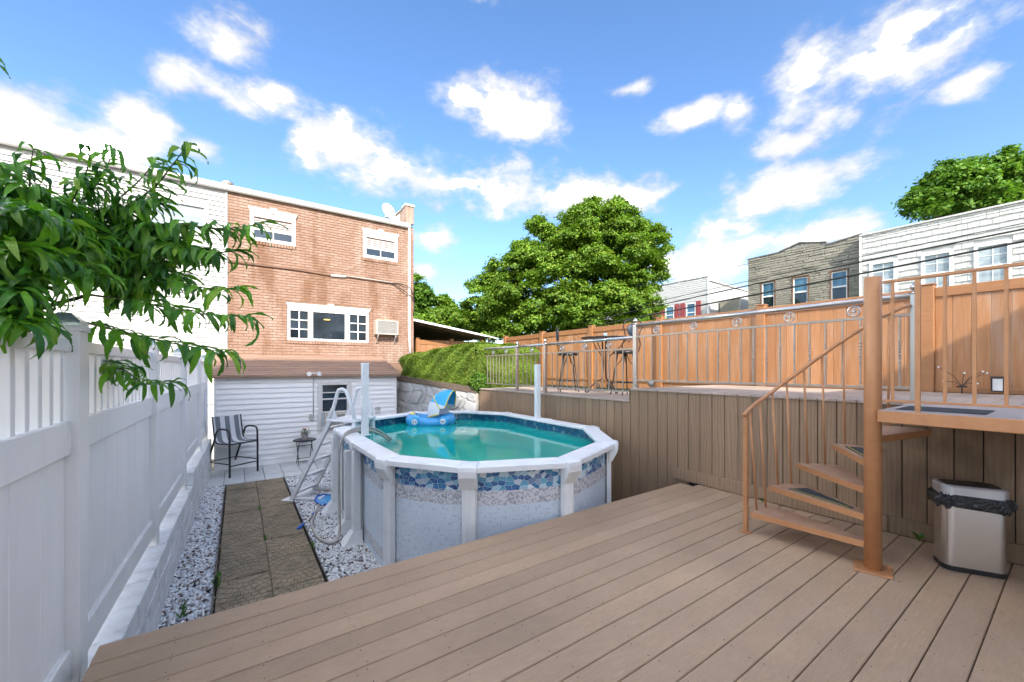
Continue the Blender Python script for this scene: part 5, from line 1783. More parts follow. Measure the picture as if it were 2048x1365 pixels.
# weeds at the foot of the skirting
for (x, y, s, lab) in ((4.70, 0.80, 0.055, 'small green weed behind the trash can'), (4.70, 2.02, 0.035, 'tiny green weed by the stair rail post at the skirting')):
    wd = MB()
    for k in range(14):
        a = random.uniform(0, 6.28)
        d = Vector((math.cos(a), math.sin(a), random.uniform(0.6, 1.6))).normalized()
        c = Vector((0, 0, s * 0.35)) + d * s * random.uniform(0.2, 0.9)
        sd_ = d.cross(Vector((0, 0, 1))).normalized() * s * 0.28
        wd.add([c - d * s * 0.35, c + sd_, c + d * s * 0.45, c - sd_], [(0, 1, 2, 3)])
    wd.tube([(0, 0, 0), (0, 0, s)], 0.003, 5)
    tag(wd.build('weed', M['weed'], None, False, (x, y, 0.0)), lab, 'weed')
for (x, y, s, lab) in ((-0.17, 4.95, 0.10, 'green weed growing at the left path edge'), (-0.40, 4.5, 0.08, 'grass tuft in the gravel by the fence'), (0.28, 5.9, 0.06, 'weeds in the joint between the path slabs'), (0.74, 5.3, 0.06, 'weed at the right path edge by the pool'), (0.27, 7.2, 0.05, 'weed in the middle joint of the far path')):
    wd = MB()
    for k in range(26):
        a = random.uniform(0, 6.28)
        d = Vector((math.cos(a) * 0.6, math.sin(a), random.uniform(0.3, 1.3))).normalized()
        c = Vector((random.uniform(-0.4, 0.4) * s * 0.5, random.uniform(-1.6, 1.6) * s, 0.01)) + d * s * 0.3
        sd_ = d.cross(Vector((0, 0, 1))).normalized() * s * 0.1
        wd.add([c - d * s * 0.3, c + sd_, c + d * s * 0.5, c - sd_], [(0, 1, 2, 3)])
    tag(wd.build('weed', M['weed'], None, False, (x, y, G + 0.03)), lab, 'weed')

# ================================================================== BISTRO SET ON THE UPPER DECK
bt = thing('bistro_table', 'round black wrought iron bar table on the upper deck', 'table', (5.75, 5.22, LZ))
MB().lathe([(0.02, 1.035), (0.43, 1.035), (0.445, 1.045), (0.445, 1.06), (0.02, 1.062)], 32).build('table_top', M['black'], bt)
for k in range(3):
    a = R(120 * k + 20)
    pts = [(0.05 * math.cos(a), 0.05 * math.sin(a), 1.03), (0.03 * math.cos(a), 0.03 * math.sin(a), 0.55), (0.05 * math.cos(a), 0.05 * math.sin(a), 0.28), (0.16 * math.cos(a), 0.16 * math.sin(a), 0.22), (0.26 * math.cos(a), 0.26 * math.sin(a), 0.12), (0.33 * math.cos(a), 0.33 * math.sin(a), 0.012), (0.37 * math.cos(a), 0.37 * math.sin(a), 0.03), (0.36 * math.cos(a), 0.36 * math.sin(a), 0.07)]
    MB().tube(pts, 0.013, 8).build('leg', M['black'], bt, True)
    spi = [((0.13 + 0.05 * (1 - t_ / 16) * math.cos(t_ * 0.75)) * math.cos(a), (0.13 + 0.05 * (1 - t_ / 16) * math.cos(t_ * 0.75)) * math.sin(a), 0.13 + 0.06 * (1 - t_ / 16) * math.sin(t_ * 0.75)) for t_ in range(15)]
    MB().tube(spi, 0.008, 6).build('scroll', M['black'], bt, True)
    b = a + R(60)
    MB().tube([(0.06 * math.cos(b), 0.06 * math.sin(b), 0.6), (0.1 * math.cos(b), 0.1 * math.sin(b), 0.72), (0.3 * math.cos(b), 0.3 * math.sin(b), 0.9), (0.40 * math.cos(b), 0.40 * math.sin(b), 1.03)], 0.009, 6).build('brace', M['black'], bt, True)
bc = thing('candle_cup', 'small frosted glass cup standing on the bar table', 'cup', (5.85, 5.30, LZ + 1.0621))
MB().lathe([(0.035, 0), (0.042, 0.09), (0.038, 0.09), (0.032, 0.006), (0.004, 0.006)], 16).build('glass', M['paleglass'], bc, True)
MB().lathe([(0.03, 0.007), (0.03, 0.05), (0.004, 0.051)], 12).build('candle', M['lampglass'], bc, True)


def bar_stool(name, label, x, y, rz, back):
    s_ = thing(name, label, 'bar stool', (x, y, LZ), rz)
    MB().lathe([(0.02, 0.735), (0.20, 0.735), (0.212, 0.75), (0.205, 0.778), (0.16, 0.79), (0.02, 0.793)], 24).build('seat', M['blackplastic'], s_, True)
    for k in range(4):
        a = R(45 + 90 * k)
        MB().tube([(0.13 * math.cos(a), 0.13 * math.sin(a), 0.735), (0.17 * math.cos(a), 0.17 * math.sin(a), 0.5), (0.25 * math.cos(a), 0.25 * math.sin(a), 0.015), (0.275 * math.cos(a), 0.275 * math.sin(a), 0.006)], 0.011, 8).build('leg', M['black'], s_, True)
        MB().tube([(0.17 * math.cos(a), 0.17 * math.sin(a), 0.5), (0.08 * math.cos(a), 0.08 * math.sin(a), 0.6), (0.03 * math.cos(a), 0.03 * math.sin(a), 0.735)], 0.007, 6).build('brace', M['black'], s_, True)
    MB().tube([(0.215 * math.cos(R(10 * k)), 0.215 * math.sin(R(10 * k)), 0.22) for k in range(36)], 0.009, 6, True).build('foot_ring', M['black'], s_, True)
    # heart shaped back with a round pad, local +y behind the sitter
    bk = [(-0.17, 0.16, 0.76), (-0.19, 0.19, 0.9), (-0.14, 0.21, 1.0), (-0.16, 0.22, 1.12), (-0.2, 0.23, 1.2), (-0.16, 0.235, 1.29), (-0.06, 0.235, 1.31), (0.0, 0.23, 1.27), (0.06, 0.235, 1.31), (0.16, 0.235, 1.29), (0.2, 0.23, 1.2), (0.16, 0.22, 1.12), (0.14, 0.21, 1.0), (0.19, 0.19, 0.9), (0.17, 0.16, 0.76)]
    MB().tube(bk, 0.010, 8).build('back_frame', M['black'], s_, True)
    MB().lathe([(0.02, -0.008), (0.105, -0.012), (0.115, 0), (0.105, 0.012), (0.02, 0.02)], 24).build('back_pad', M['navy'], s_, True, (0, 0.225, 1.14), (R(90), 0, 0))
    for q in (-1, 1):
        MB().tube([(0.14 * q, 0.205, 0.98), (0.06 * q, 0.205, 0.93), (0.0, 0.205, 1.0), (-0.05 * q, 0.205, 0.93)], 0.007, 6).build('scroll', M['black'], s_, True)
    return s_


M['navy'] = mat('navy_pad', (0.012, 0.026, 0.05), 0.55)
bar_stool('bar_stool', 'black wrought iron bar stool on the hedge side of the bar table', 5.55, 6.02, R(55), True)
bar_stool('bar_stool', 'black bar stool with round navy back pad beside the railing post', 5.72, 4.72, R(165), True)

# ---- solar lights by the fence
lt = thing('solar_lantern', 'small square black framed lantern at the foot of the orange fence', 'lantern', (7.08, 0.575, UZ + 0.03))
frame_ring(MB(), -0.05, 0.05, 0.0, 0.16, 0.012, -0.045, -0.033).build('frame', M['black'], lt, False, None, (0, 0, R(-90)))
boxp('lamp_body', M['lampglass'], lt, -0.033, 0.035, -0.04, 0.04, 0.012, 0.148, 0.003)
boxp('lid', M['black'], lt, -0.05, 0.05, -0.055, 0.055, 0.161, 0.172, 0.003)
lb = thing('branch_light', 'thin black branching solar light in front of the fence', 'solar light', (7.02, 0.84, UZ))
MB().tube([(0, 0, 0), (0, 0, 0.07)], 0.007, 6).build('stake', M['black'], lb)
boxp('solar_panel', M['blackplastic'], lb, -0.03, 0.03, -0.04, 0.04, 0.07, 0.09, 0.004)
for (dy, dz) in ((0.19, 0.27), (-0.16, 0.22), (-0.19, 0.20), (-0.02, 0.20), (0.15, 0.10), (-0.12, 0.08)):
    MB().tube([(0, 0, 0.085), (0, dy * 0.35, 0.085 + dz * 0.45), (0, dy, 0.04 + dz)], 0.0035, 5).build('twig', M['black'], lb)
    MB().lathe([(0.002, -0.012), (0.011, -0.004), (0.011, 0.004), (0.002, 0.012)], 8).build('bulb', M['lampglass'], lb, True, (0, dy, 0.04 + dz))
sp = thing('spot_light', 'small silver round spotlight on the deck beside the railing post', 'spotlight', (4.95, 3.62, UZ))
MB().lathe([(0.02, -0.03), (0.045, -0.02), (0.05, 0.03), (0.042, 0.036), (0.01, 0.03)], 16).build('head', M['steel'], sp, True, (0, 0, 0.07), (R(60), 0, R(60)))
MB().tube([(0, 0, 0), (0, 0, 0.06)], 0.01, 6).build('stem', M['steeldull'], sp)

# ================================================================== HOUSES ON THE RIGHT
sh_ = thing('stone_house', 'grey stone clad house with raised parapet and blue windows', 'house', (22, 0, 0))
SY0, SY1 = 5.50, 10.10
gw_ = [(9.42, 8.86), (8.04, 7.45), (6.55, 5.98)]
prof_r = [(10.12, 7.14), (8.66, 7.16), (8.62, 7.19), (7.77, 7.42), (6.75, 7.20), (6.7, 7.05), (5.5, 7.2)]


def roof_z(y):
    for (ya, za), (yb, zb) in zip(prof_r[:-1], prof_r[1:]):
        if yb <= y <= ya:
            return zb + (za - zb) * (y - yb) / (ya - yb)
    return 7.15


MB().box(0.03, 12, SY0, SY1, 0.9, 6.98).build('wall', M['mortar'], sh_)
mb = MB()
mb.extrude([(0.03, y, z) for y, z in prof_r] + [(0.03, SY0, 6.9), (0.03, 10.12, 6.9)], (0, 0, 0), (0.3, 0, 0))
mb.build('parapet', M['mortar'], sh_)
for (ya, za), (yb, zb) in zip(prof_r[:-1], prof_r[1:]):
    MB().extrude([(0, ya, za), (0, yb, zb), (0, yb, zb + 0.06), (0, ya, za + 0.06)], (-0.05, 0, 0), (0.35, 0, 0)).build('coping', M['tar'], sh_)
z = 4.0
rr_ = random.Random(5)
row = 0
while z < 7.4:
    h = rr_.choice((0.09, 0.11, 0.13))
    y = SY0 - rr_.uniform(0, 0.3)
    while y < SY1:
        l_ = rr_.uniform(0.3, 0.62)
        a, b = max(y, SY0), min(y + l_, SY1)
        if b - a > 0.05:
            segs = [(a, b)]
            for (wy1, wy0) in gw_:
                if z + h > 4.4 and z < 5.86:
                    new = []
                    for (p, q) in segs:
                        if q <= wy0 - 0.05 or p >= wy1 + 0.05:
                            new.append((p, q))
                        else:
                            if p < wy0 - 0.07:
                                new.append((p, wy0 - 0.05))
                            if q > wy1 + 0.07:
                                new.append((wy1 + 0.05, q))
                    segs = new
            for (p, q) in segs:
                top = min(z + h - 0.012, min(roof_z(p + 0.01), roof_z(q - 0.01)))
                if top - z > 0.03:
                    MB().box(-0.02 - rr_.uniform(0, 0.03), 0.04, p + 0.006, q - 0.006, z, top, 0.012).build('stone', M['stone'], sh_)
        y += l_
    z += h
for (wy1, wy0) in gw_:
    w = part('window', sh_)
    MB().box(-0.05, 0.04, wy1 + 0.0, wy1 + 0.06, 4.35, 5.80, 0.004).box(-0.05, 0.04, wy0 - 0.05, wy0 + 0.0, 4.35, 5.80, 0.004).box(-0.06, 0.04, wy0 - 0.05, wy1 + 0.06, 5.80, 5.86, 0.004).build('casing', M['brown_trim'], w)
    mbw = MB()
    for (zz0, zz1, dx) in ((4.40, 5.10, 0.0), (5.10, 5.78, 0.012)):
        mbw.box(-0.02 + dx, 0.03, wy1 - 0.04, wy1, zz0, zz1).box(-0.02 + dx, 0.03, wy0, wy0 + 0.04, zz0, zz1).box(-0.02 + dx, 0.03, wy0 + 0.041, wy1 - 0.041, zz1 - 0.035, zz1).box(-0.02 + dx, 0.03, wy0 + 0.041, wy1 - 0.041, zz0, zz0 + 0.035)
        boxp('pane', M['blueglass'] if dx else M['glass'], w, 0.015 + dx * 0.3, 0.025, wy0 + 0.04, wy1 - 0.04, zz0 + 0.03, zz1 - 0.03, 0)
    mbw.build('sash', M['vinyl'], w)

wh = thing('shingle_house', 'white shingled house on the far right with pale windows', 'house', (21.6, 0, 0))
WY0, WY1, WZ = -6.0, 5.47, 7.02
MB().box(0.03, 12, WY0, WY1, 0.9, WZ).build('wall', M['siding2'], wh)
boxp('corner_trim', M['vinyl'], wh, -0.03, 0.05, WY1 - 0.09, WY1 + 0.0, 0.95, WZ, 0.004)
MB().box(-0.06, 0.5, WY0, WY1, WZ, WZ + 0.07, 0.01).build('coping', M['gutter'], wh)
ww_ = [(5.04, 4.40), (3.53, 2.89), (2.20, 1.55), (0.75, 0.1)]
cellS = []
z = 3.9
row = 0
while z < WZ - 0.01:
    h = min(0.235, WZ - z)
    y = -0.6 - (0.14 if row % 2 else 0)
    while y < WY1 - 0.1:
        l_ = 0.29
        a, b = max(y, -0.6), min(y + l_, WY1 - 0.1)
        segs = [(a, b)]
        for (wy1, wy0) in ww_:
            if z + h > 4.4 and z < 5.84:
                new = []
                for (p, q) in segs:
                    if q <= wy0 - 0.1 or p >= wy1 + 0.1:
                        new.append((p, q))
                    else:
                        if p < wy0 - 0.12:
                            new.append((p, wy0 - 0.1))
                        if q > wy1 + 0.12:
                            new.append((wy1 + 0.1, q))
                segs = new
        cellS += [(p, q, z, h) for p, q in segs if q - p > 0.03]
        y += l_
    z += 0.235
    row += 1
cellS.sort(key=lambda c: -c[2])
massS = MB()
for k, (p, q, z, h) in enumerate(cellS):
    dz = random.uniform(-0.012, 0.012)
    V8 = [(0.04, p + 0.004, z + dz), (-0.028, p + 0.004, z + dz), (0.004, p + 0.004, z + h + 0.01), (0.04, p + 0.004, z + h + 0.01)]
    if k < 300:
        MB().extrude(V8, (0, 0, 0), (0, q - p - 0.008, 0)).build('shingle', M['shingle'], wh)
    else:
        massS.extrude(V8, (0, 0, 0), (0, q - p - 0.008, 0))
if massS.v:
    o = massS.build('shingles', M['shingle'], wh)
    o['kind'] = 'stuff'
for (wy1, wy0) in ww_:
    w = part('window', wh)
    MB().box(-0.05, 0.04, wy1, wy1 + 0.1, 4.3, 5.84, 0.004).box(-0.05, 0.04, wy0 - 0.1, wy0, 4.3, 5.84, 0.004).box(-0.052, 0.04, wy0 + 0.001, wy1 - 0.001, 5.74, 5.84, 0.004).build('casing', M['vinyl'], w)
    boxp('pane', M['paleglass'], w, 0.01, 0.025, wy0, wy1, 4.3, 5.74, 0)
    gm = MB().box(-0.01, 0.012, wy0 + 0.001, wy1 - 0.001, 5.02, 5.07, 0.003).box(-0.004, 0.0098, (wy0 + wy1) / 2 - 0.01, (wy0 + wy1) / 2 + 0.01, 4.3, 5.019).box(-0.004, 0.0098, (wy0 + wy1) / 2 - 0.01, (wy0 + wy1) / 2 + 0.01, 5.071, 5.74)
    gm.box(-0.0035, 0.0097, wy0 + 0.001, (wy0 + wy1) / 2 - 0.011, 5.40, 5.42).box(-0.0035, 0.0097, (wy0 + wy1) / 2 + 0.011, wy1 - 0.001, 5.40, 5.42)
    gm.build('sash', M['vinyl'], w)

rh = thing('shuttered_house', 'white house with dark red shutters between the tree and stone house', 'house', (23.2, 12.9, 0))
MB().box(0.03, 5.2, 0.03, 9.0, 0.9, 6.72).build('wall', M['siding2'], rh)
z = 4.2
rwin = [(2.89, 2.26), (1.42, 0.80)]
while z < 6.95:
    segs = [(0.05, 9.0)]
    if z > 4.25 and z < 5.6:
        segs = [(0.05, 0.78), (1.44, 2.24), (2.91, 9.0)]
    for (p, q) in segs:
        MB().extrude([(0.028, 0, z), (0.0, 0, z), (0.016, 0, z + 0.118), (0.028, 0, z + 0.118)], (0, p, 0), (0, q, 0)).build('siding_board', M['siding2'], rh)
    if z < 6.6:
        MB().extrude([(0, 0.028, z), (0, 0.0, z), (0, 0.016, z + 0.118), (0, 0.028, z + 0.118)], (0.05, 0, 0), (5.2, 0, 0)).build('siding_board', M['siding2'], rh)
    z += 0.12
MB().box(-0.02, 0.05, -0.02, 0.05, 4.0, 7.0).build('corner_trim', M['vinyl'], rh)
MB().box(0.03, 0.35, 0.0, 9.0, 6.72, 7.0).box(-0.03, 0.36, -0.03, 9.0, 7.0, 7.06).build('parapet', M['siding2'], rh)
MB().extrude([(0.0, -0.02, 6.74), (5.2, -0.02, 6.6), (5.2, -0.02, 6.68), (0.0, -0.02, 6.82)], (0, -0.04, 0), (0, 0.4, 0)).build('roof_edge', M['gutter'], rh)
for (wy1, wy0) in rwin:
    w = part('window', rh)
    frame = MB().box(-0.04, 0.03, wy0, wy0 + 0.05, 4.3, 5.55).box(-0.04, 0.03, wy1 - 0.05, wy1, 4.3, 5.55).box(-0.04, 0.03, wy0 + 0.051, wy1 - 0.051, 5.48, 5.55).box(-0.03, 0.03, wy0 + 0.051, wy1 - 0.051, 4.92, 4.97)
    frame.build('window_frame', M['vinyl'], w)
    boxp('pane', M['blueglass'], w, 0.0, 0.02, wy0 + 0.05, wy1 - 0.05, 4.3, 5.48, 0)
for (p, q) in ((0.47, 0.77), (1.51, 1.81), (1.92, 2.21), (2.99, 3.31), (3.60, 3.9)):
    s_ = part('shutter', rh)
    frame = MB().box(-0.05, -0.002, p, q, 4.3, 5.6)
    frame.build('panel', M['red'], s_)
    for k in range(14):
        MB().box(-0.058, -0.05, p + 0.03, q - 0.03, 4.35 + k * 0.088, 4.40 + k * 0.088).build('slat', M['red'], s_)
bx = thing('rear_extension', 'grey sided rear extension with a window below the shuttered house', 'house', (24.3, 11.6, 0))
MB().box(0.0, 4.2, 0.02, 1.2, 0.9, 5.60).build('wall', M['stone'], bx)
z = 4.0
while z < 5.55:
    MB().extrude([(0, 0.02, z), (0, -0.006, z), (0, 0.01, z + 0.118), (0, 0.02, z + 0.118)], (0, 0, 0), (4.2, 0, 0)).build('siding_board', M['siding2'], bx)
    z += 0.12
w = part('window', bx)
frame_ring(MB(), 2.9, 3.9, 4.6, 5.35, 0.06, -0.04, 0.0).build('window_frame', M['vinyl'], w)
boxp('pane', M['glass'], w, 2.96, 3.84, -0.02, -0.01, 4.66, 5.29, 0)

# ---- overhead cables
for k, (x, ya, za, yb, zb, r_, lab) in enumerate(((12, 16, 3.20, -6, 4.25, 0.010, 'thin uppermost overhead cable crossing the houses on the right'), (12.02, 16, 3.02, -6, 4.18, 0.019, 'middle thick overhead cable crossing the houses on the right'), (12.04, 16, 2.94, -6, 4.20, 0.024, 'lowest thick overhead cable crossing the houses on the right'), (15, 16, 5.2, -6, 5.2, 0.007, 'faint thin wire high over the houses on the right'))):
    pts = []
    for j in range(25):
        f = j / 24
        sag = (-0.10 if k != 2 else -0.42) * 4 * f * (1 - f) * (1 if k < 3 else 1)
        pts.append((x, ya + (yb - ya) * f, za + (zb - za) * f + (0.52 * 4 * f * (1 - f) * 0.5 if k in (0, 1) else 0.06 if k == 2 else 0) + (sag if k == 2 else 0) * 0.15))
    tag(MB().tube(pts, r_, 6).build('overhead_cable', M['cable'], None, True), lab, 'cable', 'overhead cables on the right')


# ================================================================== TREES
def crown(name, parent, lobes, per_lobe, leaf, material, seed, per_clump=30):
    """lobes break up into smaller boughs, boughs into sprays of leaves"""
    r = np.random.default_rng(seed)
    Ps, Ns = [], []
    for (x, y, z, rr) in lobes:
        nb = max(8, int(17 * rr))
        for _ in range(nb):
            d0 = r.normal(0, 1, 3)
            d0 /= np.linalg.norm(d0)
            if d0[2] < -0.5:
                d0[2] = -d0[2]
            br = rr * r.uniform(0.16, 0.42)
            c0 = np.array([x, y, z]) + d0 * (rr * r.uniform(0.6, 1.12))
            n = max(4, int(per_lobe * br * br))
            d = r.normal(0, 1, (n, 3))
            d /= np.linalg.norm(d, axis=1, keepdims=True)
            d[:, 2] = np.where(d[:, 2] < -0.3, -d[:, 2], d[:, 2])
            c = c0 + d * br * (1 - 0.35 * r.random((n, 1)) ** 1.5) * np.array([1.1, 1.1, 0.8])
            sp_ = 0.10 + 0.04 * r.random((n, 1, 1))
            q = r.normal(0, 1, (n, per_clump, 3)) * np.array([1.0, 1.0, 0.6]) * sp_ * (0.35 + 0.65 * leaf / 0.12)
            p = c[:, None, :] + q
            nn = np.repeat((d * 0.6 + np.array([0, 0, 0.6]))[:, None, :], per_clump, 1)
            Ps.append(p.reshape(-1, 3))
            Ns.append(nn.reshape(-1, 3))
    P, N = np.concatenate(Ps), np.concatenate(Ns)
    V, F = scatter_leaves(P, N, leaf, r, 0.62, 0.75)
    return link(name, np_mesh(name, V, F, material), parent)


def trunk(parent, base, limbs, r0):
    mb = MB()
    b = Vector(base)
    for (tx, ty, tz, f) in limbs:
        e = Vector((tx, ty, tz))
        mid = b + (e - b) * 0.5 + Vector((0, 0, 0.12 * (e - b).length))
        pts = [b, b + (mid - b) * 0.5 + Vector((0, 0, 0.1)), mid, mid + (e - mid) * 0.55, e]
        mb.tube(pts, [r0 * f, r0 * f * 0.8, r0 * f * 0.6, r0 * f * 0.38, r0 * f * 0.12], 8)
    return mb.build('limbs', M['bark'], parent, True)


mp_ = thing('maple_tree', 'large bushy green maple tree beyond the fence', 'tree', (14.0, 14.7, 0.95), R(-34.6))
mlobes = [(2.14, 0.0, 7.45, 1.31), (0.76, -0.6, 7.05, 1.39), (3.15, 0.3, 6.7, 1.21), (4.03, 0.4, 6.49, 0.76), (-1.01, -0.3, 6.49, 1.31), (0.0, -1.2, 5.74, 1.51), (2.02, -1.0, 5.49, 1.56), (3.53, -0.2, 5.08, 1.06), (-2.47, 0.0, 5.49, 1.26), (-1.51, -1.2, 4.48, 1.56), (-3.53, -0.2, 4.61, 1.16), (-4.41, 0.0, 3.98, 1.06), (0.5, -1.8, 3.93, 1.66), (2.52, -1.0, 3.67, 1.26), (-3.02, -1.2, 3.35, 1.39), (-4.79, -0.4, 2.97, 0.96), (-1.01, -1.9, 2.72, 1.51), (1.26, -1.9, 2.59, 1.39), (3.27, -0.8, 2.97, 0.76), (-1.89, 0.2, 7.45, 0.65), (0.0, 0.2, 7.63, 0.76), (2.27, 0.2, 8.38, 0.6), (-5.29, 0.3, 2.59, 0.81), (-3.27, -1.0, 2.34, 1.13), (4.23, 0.4, 7.25, 0.55), (-2.52, 0.3, 6.49, 0.65), (-1.51, -1.4, 2.26, 1.16), (0.0, -1.6, 2.16, 1.16), (1.89, -1.5, 2.26, 1.16), (-2.52, -1.0, 2.06, 1.01), (-4.03, -0.8, 2.26, 1.01), (3.53, -0.6, 2.34, 0.76)]
crown('crown', mp_, mlobes, 85, 0.115, M['maple'], 21, 46)
MB().tube([(0, 0, -0.2), (0.05, 0, 1.0), (0, 0, 2.2)], [0.32, 0.26, 0.22], 10).build('trunk', M['bark'], mp_, True)
trunk(mp_, (0, 0, 2.1), [(2.3, 0, 7.0, 0.6), (0.6, -0.3, 7.0, 0.6), (-1.2, 0, 6.2, 0.55), (-2.8, 0, 5.0, 0.5), (-4.3, 0, 3.8, 0.45), (3.6, 0, 5.6, 0.45), (1.8, -1, 4.6, 0.45)], 0.3)

rt = thing('roof_tree', 'green tree rising behind the white shingled house', 'tree', (38.0, 4.5, 0.95), R(-34.6))
rl = [(-2.68, 0.0, 10.83, 0.94), (-1.42, 0.0, 11.61, 1.2), (0.0, 0.2, 12.4, 1.2), (1.42, 0.0, 12.56, 1.2), (2.68, 0.0, 12.72, 1.32), (-2.05, -0.4, 10.51, 1.07), (-0.47, -0.5, 10.83, 1.39), (1.1, -0.6, 11.14, 1.45), (2.52, -0.4, 11.14, 1.45), (3.94, 0.0, 12.4, 1.57), (4.25, 0.0, 10.83, 1.57), (0.79, 0.0, 9.88, 1.89), (3.62, 0.0, 9.25, 2.2)]
crown('crown', rt, rl, 60, 0.24, M['darkleaf'], 33)
MB().tube([(0, 0, -0.2), (0, 0, 5), (0.2, 0, 8)], [0.45, 0.38, 0.28], 10).build('trunk', M['bark'], rt, True)
trunk(rt, (0.2, 0, 7.5), [(-2.5, 0, 11.0, 0.5), (0.5, 0, 12.0, 0.6), (2.6, 0, 11.8, 0.5), (-1.0, 0, 11.6, 0.5)], 0.4)

for (x, y, lobes, lab, m_) in (
        (11.0, 28.6, ((-0.2, 0, 6.9, 0.6), (0.1, 0, 5.9, 0.9), (-0.3, 0, 5.0, 1.1), (0.2, 0, 4.0, 1.2), (0.5, 0, 3.0, 1.2), (0.8, 0, 5.6, 0.6)), 'narrow dark tree just right of the brick house', 'darkleaf'),
        (12.8, 27.7, ((0, 0, 5.1, 0.7), (0.5, 0, 4.2, 0.9), (-0.6, 0, 4.0, 0.9), (0.1, 0, 5.6, 0.4), (0.6, 0, 3.2, 1.0)), 'small pale green tree between brick house and maple', 'maple'),
        (10.6, 23.0, ((-1.2, 0, 2.6, 1.0), (-0.2, 0, 2.9, 1.0), (0.8, 0, 3.1, 1.0), (1.8, 0, 3.0, 1.1), (2.8, 0, 2.8, 1.1)), 'low bushy green tree behind the carport roof', 'maple')):
    tr_ = thing('garden_tree', lab, 'tree', (x, y, 0.95), R(-34.6), 'small trees behind the carport')
    crown('crown', tr_, lobes, 90, 0.17, M[m_], int(x * 10))
    MB().tube([(0, 0, -0.1), (0, 0, 1.5), (0.05, 0, 3.2 if 'low' not in lab else 1.9)], [0.16, 0.12, 0.06], 8).build('trunk', M['bark'], tr_, True)

# ---- peach tree leaning over the white fence
pt = thing('peach_tree', 'peach tree with long drooping leaves overhanging the white fence', 'tree', (-1.75, 2.6, 0))


def leaf_variant(seed):
    r = random.Random(seed)
    n_ = 7
    L_ = 0.18 * r.uniform(0.8, 1.15)
    droop = r.uniform(0.8, 2.4)
    a = r.uniform(-0.1, 0.35)
    pos = Vector((0, 0, 0))
    V_, F_ = [], []
    tw = r.uniform(-0.5, 0.5)
    for k in range(n_ + 1):
        f = k / n_
        ang = a - droop * f ** 1.2
        if k:
            pos = pos + Vector((math.cos(ang), 0, math.sin(ang))) * (L_ / n_)
        w_ = 0.0145 * r.uniform(0.97, 1.03) * (math.sin(math.pi * min(1, f * 0.93 + 0.05)) ** 0.8) + 0.0008
        nz_ = Vector((-math.sin(ang), 0, math.cos(ang)))
        sid = Vector((0, 1, 0)) * math.cos(tw * f) + nz_ * math.sin(tw * f)
        up2 = nz_ * (w_ * 0.35)
        wav = 0.004 * math.sin(k * 1.9 + seed)
        V_ += [pos - sid * w_ + up2 + nz_ * wav, pos, pos + sid * w_ + up2 - nz_ * wav]
    for k in range(n_):
        F_ += [(3 * k, 3 * k + 3, 3 * k + 4, 3 * k + 1), (3 * k + 1, 3 * k + 4, 3 * k + 5, 3 * k + 2)]
    return V_, F_


LV = [leaf_variant(s) for s in range(9)]
LM = []
for (v_, f_) in LV:
    me = bpy.data.meshes.new('leaf')
    me.from_pydata([tuple(p) for p in v_], [], f_)
    me.materials.append(M['peach'])
    me.polygons.foreach_set('use_smooth', [True] * len(me.polygons))
    LM.append(me)
prr = random.Random(17)
leaves = []
PTO = Vector((-1.75, 2.6, 0))


branches = MB()


def branch(pts, thick, leafstep, size=1.0, start=0.0):
    P_ = [Vector(p) for p in pts]
    L_ = []
    for k in range(len(P_) - 1):
        p0, p1, p2, p3 = P_[max(k - 1, 0)], P_[k], P_[k + 1], P_[min(k + 2, len(P_) - 1)]
        for j in range(8):
            t_ = j / 8
            L_.append(0.5 * ((2 * p1) + (p2 - p0) * t_ + (2 * p0 - 5 * p1 + 4 * p2 - p3) * t_ ** 2 + (3 * p1 - p0 - 3 * p2 + p3) * t_ ** 3))
    L_.append(P_[-1])
    m = len(L_)
    branches.tube(L_, [thick * (1 - 0.8 * k / m) for k in range(m)], 6)
    tot = sum((L_[k + 1] - L_[k]).length for k in range(m - 1))
    acc, nxt, side = 0.0, tot * start, 1
    for k in range(m - 1):
        seg = (L_[k + 1] - L_[k]).length
        while nxt <= acc + seg:
            p = L_[k] + (L_[k + 1] - L_[k]) * ((nxt - acc) / max(seg, 1e-6))
            dirv = (L_[k + 1] - L_[k]).normalized()
            ya = math.atan2(dirv.y, dirv.x) + side * R(prr.uniform(15, 75))
            leaves.append((p, ya, R(prr.uniform(-25, 25)), prr.uniform(-0.25, 0.35), size * prr.uniform(0.8, 1.2)))
            side = -side
            nxt += leafstep * prr.uniform(0.7, 1.3)
        acc += seg
    ya = math.atan2((L_[-1] - L_[-2]).y, (L_[-1] - L_[-2]).x)
    for q in range(3):
        leaves.append((L_[-1], ya + R(prr.uniform(-40, 40)), R(prr.uniform(-20, 20)), prr.uniform(0, 0.5), size * prr.uniform(0.7, 1.0)))


# long shoots seen against sky, wall and brick
branch([Vector((0.837, 1.31, 2.361)), Vector((1.267, 0.77, 2.546)), Vector((1.423, 0.541, 2.683)), Vector((1.503, 0.425, 2.776))], 0.008, 0.020, 0.95, 0.3)
branch([Vector((0.837, 1.31, 2.361)), Vector((1.215, 0.806, 2.609)), Vector((1.328, 0.668, 2.74))], 0.007, 0.024, 0.9, 0.3)
branch([Vector((0.79, 1.221, 2.393)), Vector((1.063, 0.79, 2.593)), Vector((1.151, 0.607, 2.719))], 0.007, 0.022, 0.95, 0.25)
branch([Vector((0.79, 1.221, 2.393)), Vector((1.02, 0.698, 2.574)), Vector((1.074, 0.539, 2.65))], 0.006, 0.024, 0.9, 0.3)
branch([Vector((0.714, 1.03, 2.381)), Vector((0.801, 0.728, 2.525)), Vector((0.857, 0.567, 2.608))], 0.006, 0.024, 0.9, 0.2)
branch([Vector((0.71, 0.912, 2.284)), Vector((0.735, 0.651, 2.476)), Vector((0.742, 0.525, 2.503))], 0.006, 0.024, 0.9, 0.2)
